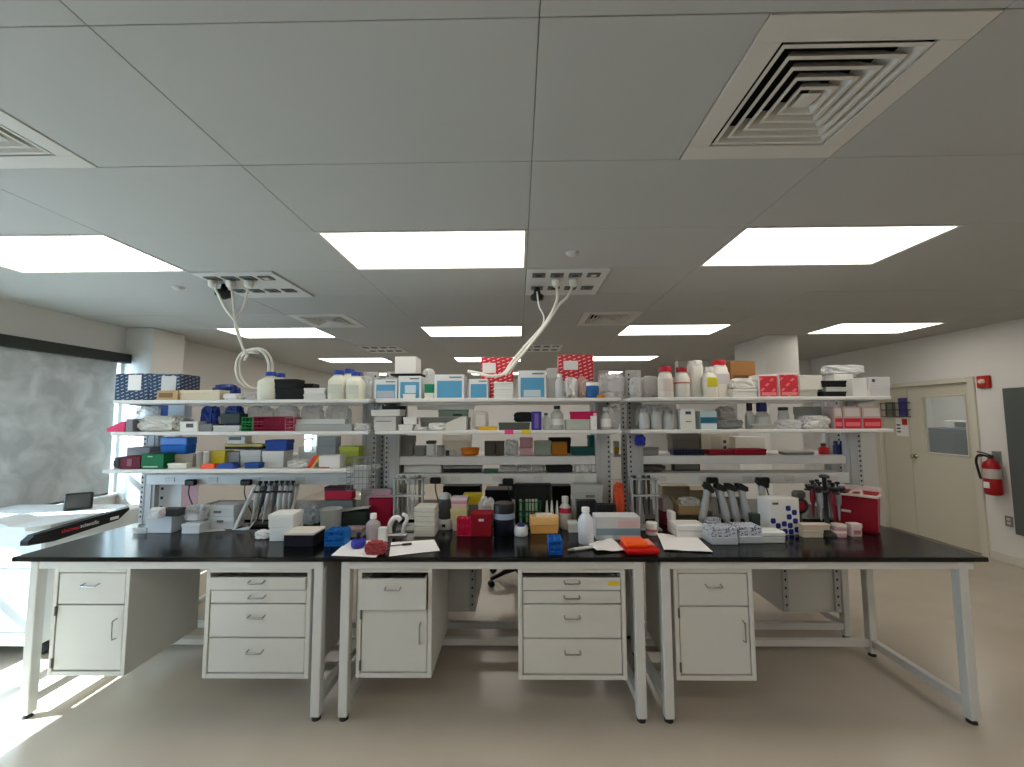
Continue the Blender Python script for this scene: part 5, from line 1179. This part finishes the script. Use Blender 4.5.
# blue patterned tube racks
BL = bpy.data.materials.new('mat_blue_speckle'); BL.use_nodes = True
nt = BL.node_tree; b = nt.nodes['Principled BSDF']; b.inputs['Roughness'].default_value = .35
tc = nt.nodes.new('ShaderNodeTexCoord'); vo = nt.nodes.new('ShaderNodeTexVoronoi'); vo.inputs['Scale'].default_value = 70
nt.links.new(tc.outputs['Object'], vo.inputs['Vector']); rp = nt.nodes.new('ShaderNodeValToRGB')
rp.color_ramp.elements[0].color = lin((40, 50, 100))+(1,); rp.color_ramp.elements[1].color = lin((196, 202, 212))+(1,); rp.color_ramp.elements[0].position = .25; rp.color_ramp.elements[1].position = .42
nt.links.new(vo.outputs['Distance'], rp.inputs['Fac']); nt.links.new(rp.outputs['Color'], b.inputs['Base Color'])
def speckle(x0, x1, yt, yb, d, rz, label, zb=BZ, Y=None):
    x, w, Y, z, h = place(x0, x1, yt, 'D', yb=yb, Y=Y, zb=zb); a = w/2
    r = thing('tip_plate', label, 'tip rack', (x, Y, zb), rz, 'speckled blue tip racks')
    MB().box(-a, a, 0, d, 0, h*.45, .004).build('base', M((186, 194, 200), .35), r)
    MB().box(-a+.004, a-.004, .004, d-.004, h*.45, h*.8, .002).build('tips', BL, r)
    for q in range(6): MB().box(-a+w*(q+.1)/6, -a+w*(q+.9)/6, .006, d-.006, h*.8, h, .004).build('tip_row', BL, r)
    return z+h
speckle(705, 722, 519, 531, .08, 0, 'speckled tip rack farthest back beside the open carton')
speckle(711, 738, 528, 545, .13, 0, 'speckled blue and white tip rack nearest the bench front')
speckle(738.6, 763, 527, 543.5, .13, 0, 'speckled tip rack beside the white tip box')
carton('tip_box', 'white lidded tip box before the blue and white carton', 'tip box', 761, 786, 532, 'D', (206, 210, 208), .11, yb=543.5, lid='tip', lidcol=(224, 226, 222))
# grey pipettes on a stand
x, w, Y, z, h = place(707, 750, 482, 'D', yb=524, Y=2.865)
r = thing('pipette_stand', 'low grey stand carrying four grey pipettes', 'stand', (x, Y, BZ)); a = w/2
MB().box(-a, a, .1, .16, 0, .014, .005).build('base', M((90, 94, 92), .4), r)
m = MB(); m.tube([(-a+.02, .12, .01), (-a+.02, .12, h*.62)], .008).tube([(a-.02, .12, .01), (a-.02, .12, h*.62)], .008); m.build('post', M((110, 112, 110), .4), r)
MB().box(-a, a, .11, .13, h*.58, h*.63, .004).build('rail', M((120, 122, 120), .4), r)
def big_pipette(loc_, tilt, label, L=.27):
    r = thing('pipette', label, 'pipette', loc_, 0, 'grey pipettes with black heads'); r.rotation_euler = tilt
    MB().lathe([(.010, -L*.5), (.020, -L*.46), (.0255, -L*.3), (.025, 0), (.021, L*.22), (.026, L*.38)], 16).build('handle', M((172, 174, 174), .4), r)
    MB().prism([(-.034, L*.46), (-.026, L*.54), (-.004, L*.56), (.038, L*.43), (.034, L*.34), (.016, L*.33), (-.016, L*.39)], -.028, .028, 'y').build('head', M((24, 25, 26), .4), r)
    MB().lathe([(.009, L*.5), (.009, L*.565), (.012, L*.575)], 10, -.03).build('plunger', M((40, 40, 42), .4), r)
for k, (px, ti, lb) in enumerate(((705, -.22, 'slanted grey pipette nearest the open carton'), (723.5, .16, 'second grey pipette over the speckled racks'), (734, .15, 'third grey pipette over the speckled racks'), (745, .16, 'fourth grey pipette, tilted, beside the green box'))):
    p = at(px, 502, Y=2.93)
    big_pipette((p.x, 2.935, BZ+.165), (-.05, ti*-1 if k else .25, 0), lb)
p = at(764, 502, Y=2.93)
big_pipette((p.x, 2.945, BZ+.18), (-.03, 0, 0), 'lone upright grey pipette behind the blue and white carton', .3)
carton('small_box', 'dark green grey box beside the lone upright pipette', 'box', 752, 761, 514, 'D', (66, 74, 66), .05, Y=2.86, lid='lid')
# blue and white carton with square dots
x, w, Y, z, h = place(768, 800, 499, 'D', yb=535)
r = thing('carton', 'white carton printed with rounded royal blue squares', 'box', (x, Y, BZ), .1); a = w/2
MB().box(-a, a, 0, .12, 0, h, .003).build('body', M((228, 228, 224), .5), r)
m = MB()
for u, v in ((.62, .74), (.82, .62), (.64, .50), (.84, .38), (.46, .31), (.66, .26), (.26, .26), (.10, .40), (.08, .14), (.30, .08), (.48, .1), (.68, .06), (.88, .14)):
    s = w*.082; z_ = max(h*v, s+.003); m.prism([(-a+w*u-s, z_-s*.6), (-a+w*u-s*.6, z_-s), (-a+w*u+s*.6, z_-s), (-a+w*u+s, z_-s*.6), (-a+w*u+s, z_+s*.6), (-a+w*u+s*.6, z_+s), (-a+w*u-s*.6, z_+s), (-a+w*u-s, z_+s*.6)], -.0016, -.0003)
m.build('blue_squares', M((26, 44, 132), .45), r)
MB().box(-a+w*.1, -a+w*.3, -.0014, -.0003, h*.85, h*.91, 0).build('print', M((90, 84, 80), .5), r)
MB().box(-a, a, 0, .058, h, h+.003, 0).build('flap', M((226, 226, 222), .5), r); MB().box(-a, a, .062, .12, h, h+.003, 0).build('flap', M((226, 226, 222), .5), r)
# carousel
x, w, Y, z, h = place(811, 837, 477, 'D', yb=527, Y=2.775)
r = thing('pipette_carousel', 'round pipette carousel with dark central post', 'stand', (x, Y, BZ))
MB().lathe([(.055, 0), (.058, .008), (.05, .02), (.02, .03)], 24).build('base', M((70, 72, 70), .4), r)
MB().lathe([(.014, .03), (.012, h*.98), (.03, h*.99), (.03, h*1.03), (.012, h*1.05)], 16).build('post', M((60, 62, 62), .4), r)
MB().lathe([(.02, h*.72), (.044, h*.73), (.044, h*.77), (.02, h*.78)], 20).build('ring', M((44, 44, 46), .4), r)
for k in range(6):
    an = 2*PI*k/6-.5*PI
    pipette((x+.068*math.cos(an), Y+.068*math.sin(an), BZ+h*.55), (0, 0, an+PI/2), ((122, 30, 48) if k in (0, 4) else (150, 150, 150) if k % 2 else (130, 126, 124)), (30, 30, 32), 'pipette on the carousel, slot %s' % ['facing the viewer', 'front toward the door', 'rear toward the door', 'at the back', 'rear toward the windows', 'front toward the windows'][k], 'pipettes on the carousel', .25, 1)
p = at(812, 503, Y=2.80)
r = thing('red_dispenser', 'dark grey dispenser gun with round red face beside the carousel', 'dispenser', (p.x-.03, 2.89, BZ))
MB().lathe([(.045, 0), (.05, .01), (.03, .03), (.018, .05), (.016, .13)], 16).build('base', M((70, 72, 70), .4), r)
MB().lathe([(.05, -.03), (.055, -.02), (.055, .02), (.04, .03)], 20).build('dial_body', M((40, 40, 40), .4), r, (0, 0, .17), rot=(PI/2, 0, 0))
MB().lathe([(.035, .03), (.03, .037), (.01, .038)], 18).build('dial_face', M((150, 40, 56), .4), r, (0, 0, .17), rot=(PI/2, 0, 0))
MB().box(-.035, .05, -.02, .03, .21, .27, .015).build('grip', M((96, 94, 92), .4), r)
zt = carton('small_box', 'low cream box with a white slip before the dispenser', 'box', 803, 824, 530.5, 'D', (206, 196, 180), .05, yb=538, lid='lid')
carton('small_box', 'cream tape lidded box on the low cream box', 'box', 803, 831, 524.5, 'D', (212, 196, 178), .055, Y=at(815, 538, Z=BZ).y, zb=zt, lid='lid')
Yt = at(840, 538, Z=BZ).y
zt = BZ
for k, (yt, lb) in enumerate(((531.5, 'lower round white dish with pink sides'), (525.5, 'upper round white dish with pink sides'))):
    zt = bottle('round_dish', lb, 'dish', 837, 850, yt, 'D', (206, 160, 170), (226, 218, 206), Y=Yt, zb=zt, kind='jar', capf=.35)
carton('small_box', 'white box with pink print before the big red bin', 'box', 851, 862.5, 524, 'D', (222, 206, 200), .05, Y=Yt+.02, lid='lid', labs=[(.2, .8, .2, .5, (176, 110, 120), 'print')])
sharps(840, 878, 490, 536, .13, 'large red sharps bin with white rim near the door end of the bench', (142, 12, 36), (226, 206, 200), False, .26, -.85)
# a few things on the rear bench seen through the gaps
for x0, x1, yt, Y, col, lb in ((443, 480, 486, 3.42, (38, 38, 40), 'black instrument on the rear bench behind the small centrifuge'), (485, 512, 490, 3.42, (46, 46, 48), 'black instrument on the rear bench behind the navy jar'), (552, 571, 486, 3.45, (34, 34, 36), 'black monitor back on the rear bench beside the pale grey case'), (662, 690, 486, 3.45, (196, 184, 160), 'cream instrument on the rear bench behind the crimson box'), (690, 712, 490, 3.45, (206, 190, 166), 'beige carton on the rear bench behind the slanted pipette')):
    carton('rear_instrument', lb, 'instrument', x0, x1, yt, 'D', col, .2, Y=Y, lid='lid', labs=[(.1, .9, .3, .7, tuple(max(0, v-14) for v in col), 'front_panel')])
carton('rear_box', 'white carton on the rear shelf behind the narrow doorward shelf', 'box', 735, 765, 437, 'M', (216, 212, 202), .15, Y=3.34, zb=ZH2-.004, lid='flap')
# ---------------------------------------------------------------- camera, daylight, view
cam = bpy.data.cameras.new('camera'); co = bpy.data.objects.new('camera', cam); C.objects.link(co)
f0 = ray(XC, YC); rt = ray(XC+F, YC)-f0; up = ray(XC, YC-F)-f0
mw = Matrix((( rt.x, up.x, -f0.x, 0), (rt.y, up.y, -f0.y, 0), (rt.z, up.z, -f0.z, CAMZ), (0, 0, 0, 1)))
co.matrix_world = mw
cam.sensor_width = 36; cam.lens = F/1024*36; cam.shift_x = (512-XC)/1024; cam.shift_y = (YC-383.5)/1024; cam.clip_start = .05
bpy.context.scene.camera = co
sun = bpy.data.lights.new('sun', 'SUN'); sun.energy = SUN_E; sun.angle = .012; sun.color = (.78, .95, 1)
so = bpy.data.objects.new('sun', sun); C.objects.link(so)
d = Vector((.97, .25, -.78)).normalized()
so.rotation_euler = d.to_track_quat('-Z', 'Y').to_euler()
w = bpy.data.worlds.new('world'); bpy.context.scene.world = w; w.use_nodes = True
nt = w.node_tree; bg = nt.nodes['Background']; bg.inputs['Color'].default_value = (.52, .77, 1, 1); bg.inputs['Strength'].default_value = SKY_E
for (a, c) in (W1, W2, W3):
    pl = bpy.data.lights.new('window_portal', 'AREA'); pl.shape = 'RECTANGLE'; pl.size = c-a; pl.size_y = HEAD-SILL
    pl.cycles.is_portal = True
    po = bpy.data.objects.new('window_portal', pl); C.objects.link(po)
    po.location = (XL-.2, (a+c)/2, (SILL+HEAD)/2); po.rotation_euler = (0, -PI/2, 0)
vs = bpy.context.scene.view_settings
vs.view_transform = 'Standard'; vs.look = 'None'; vs.exposure = EXPO; vs.gamma = 1; vs.use_curve_mapping = False
cy = bpy.context.scene.cycles
cy.max_bounces = 8; cy.diffuse_bounces = 4; cy.transparent_max_bounces = 16; cy.sample_clamp_indirect = 6; cy.use_denoising = True
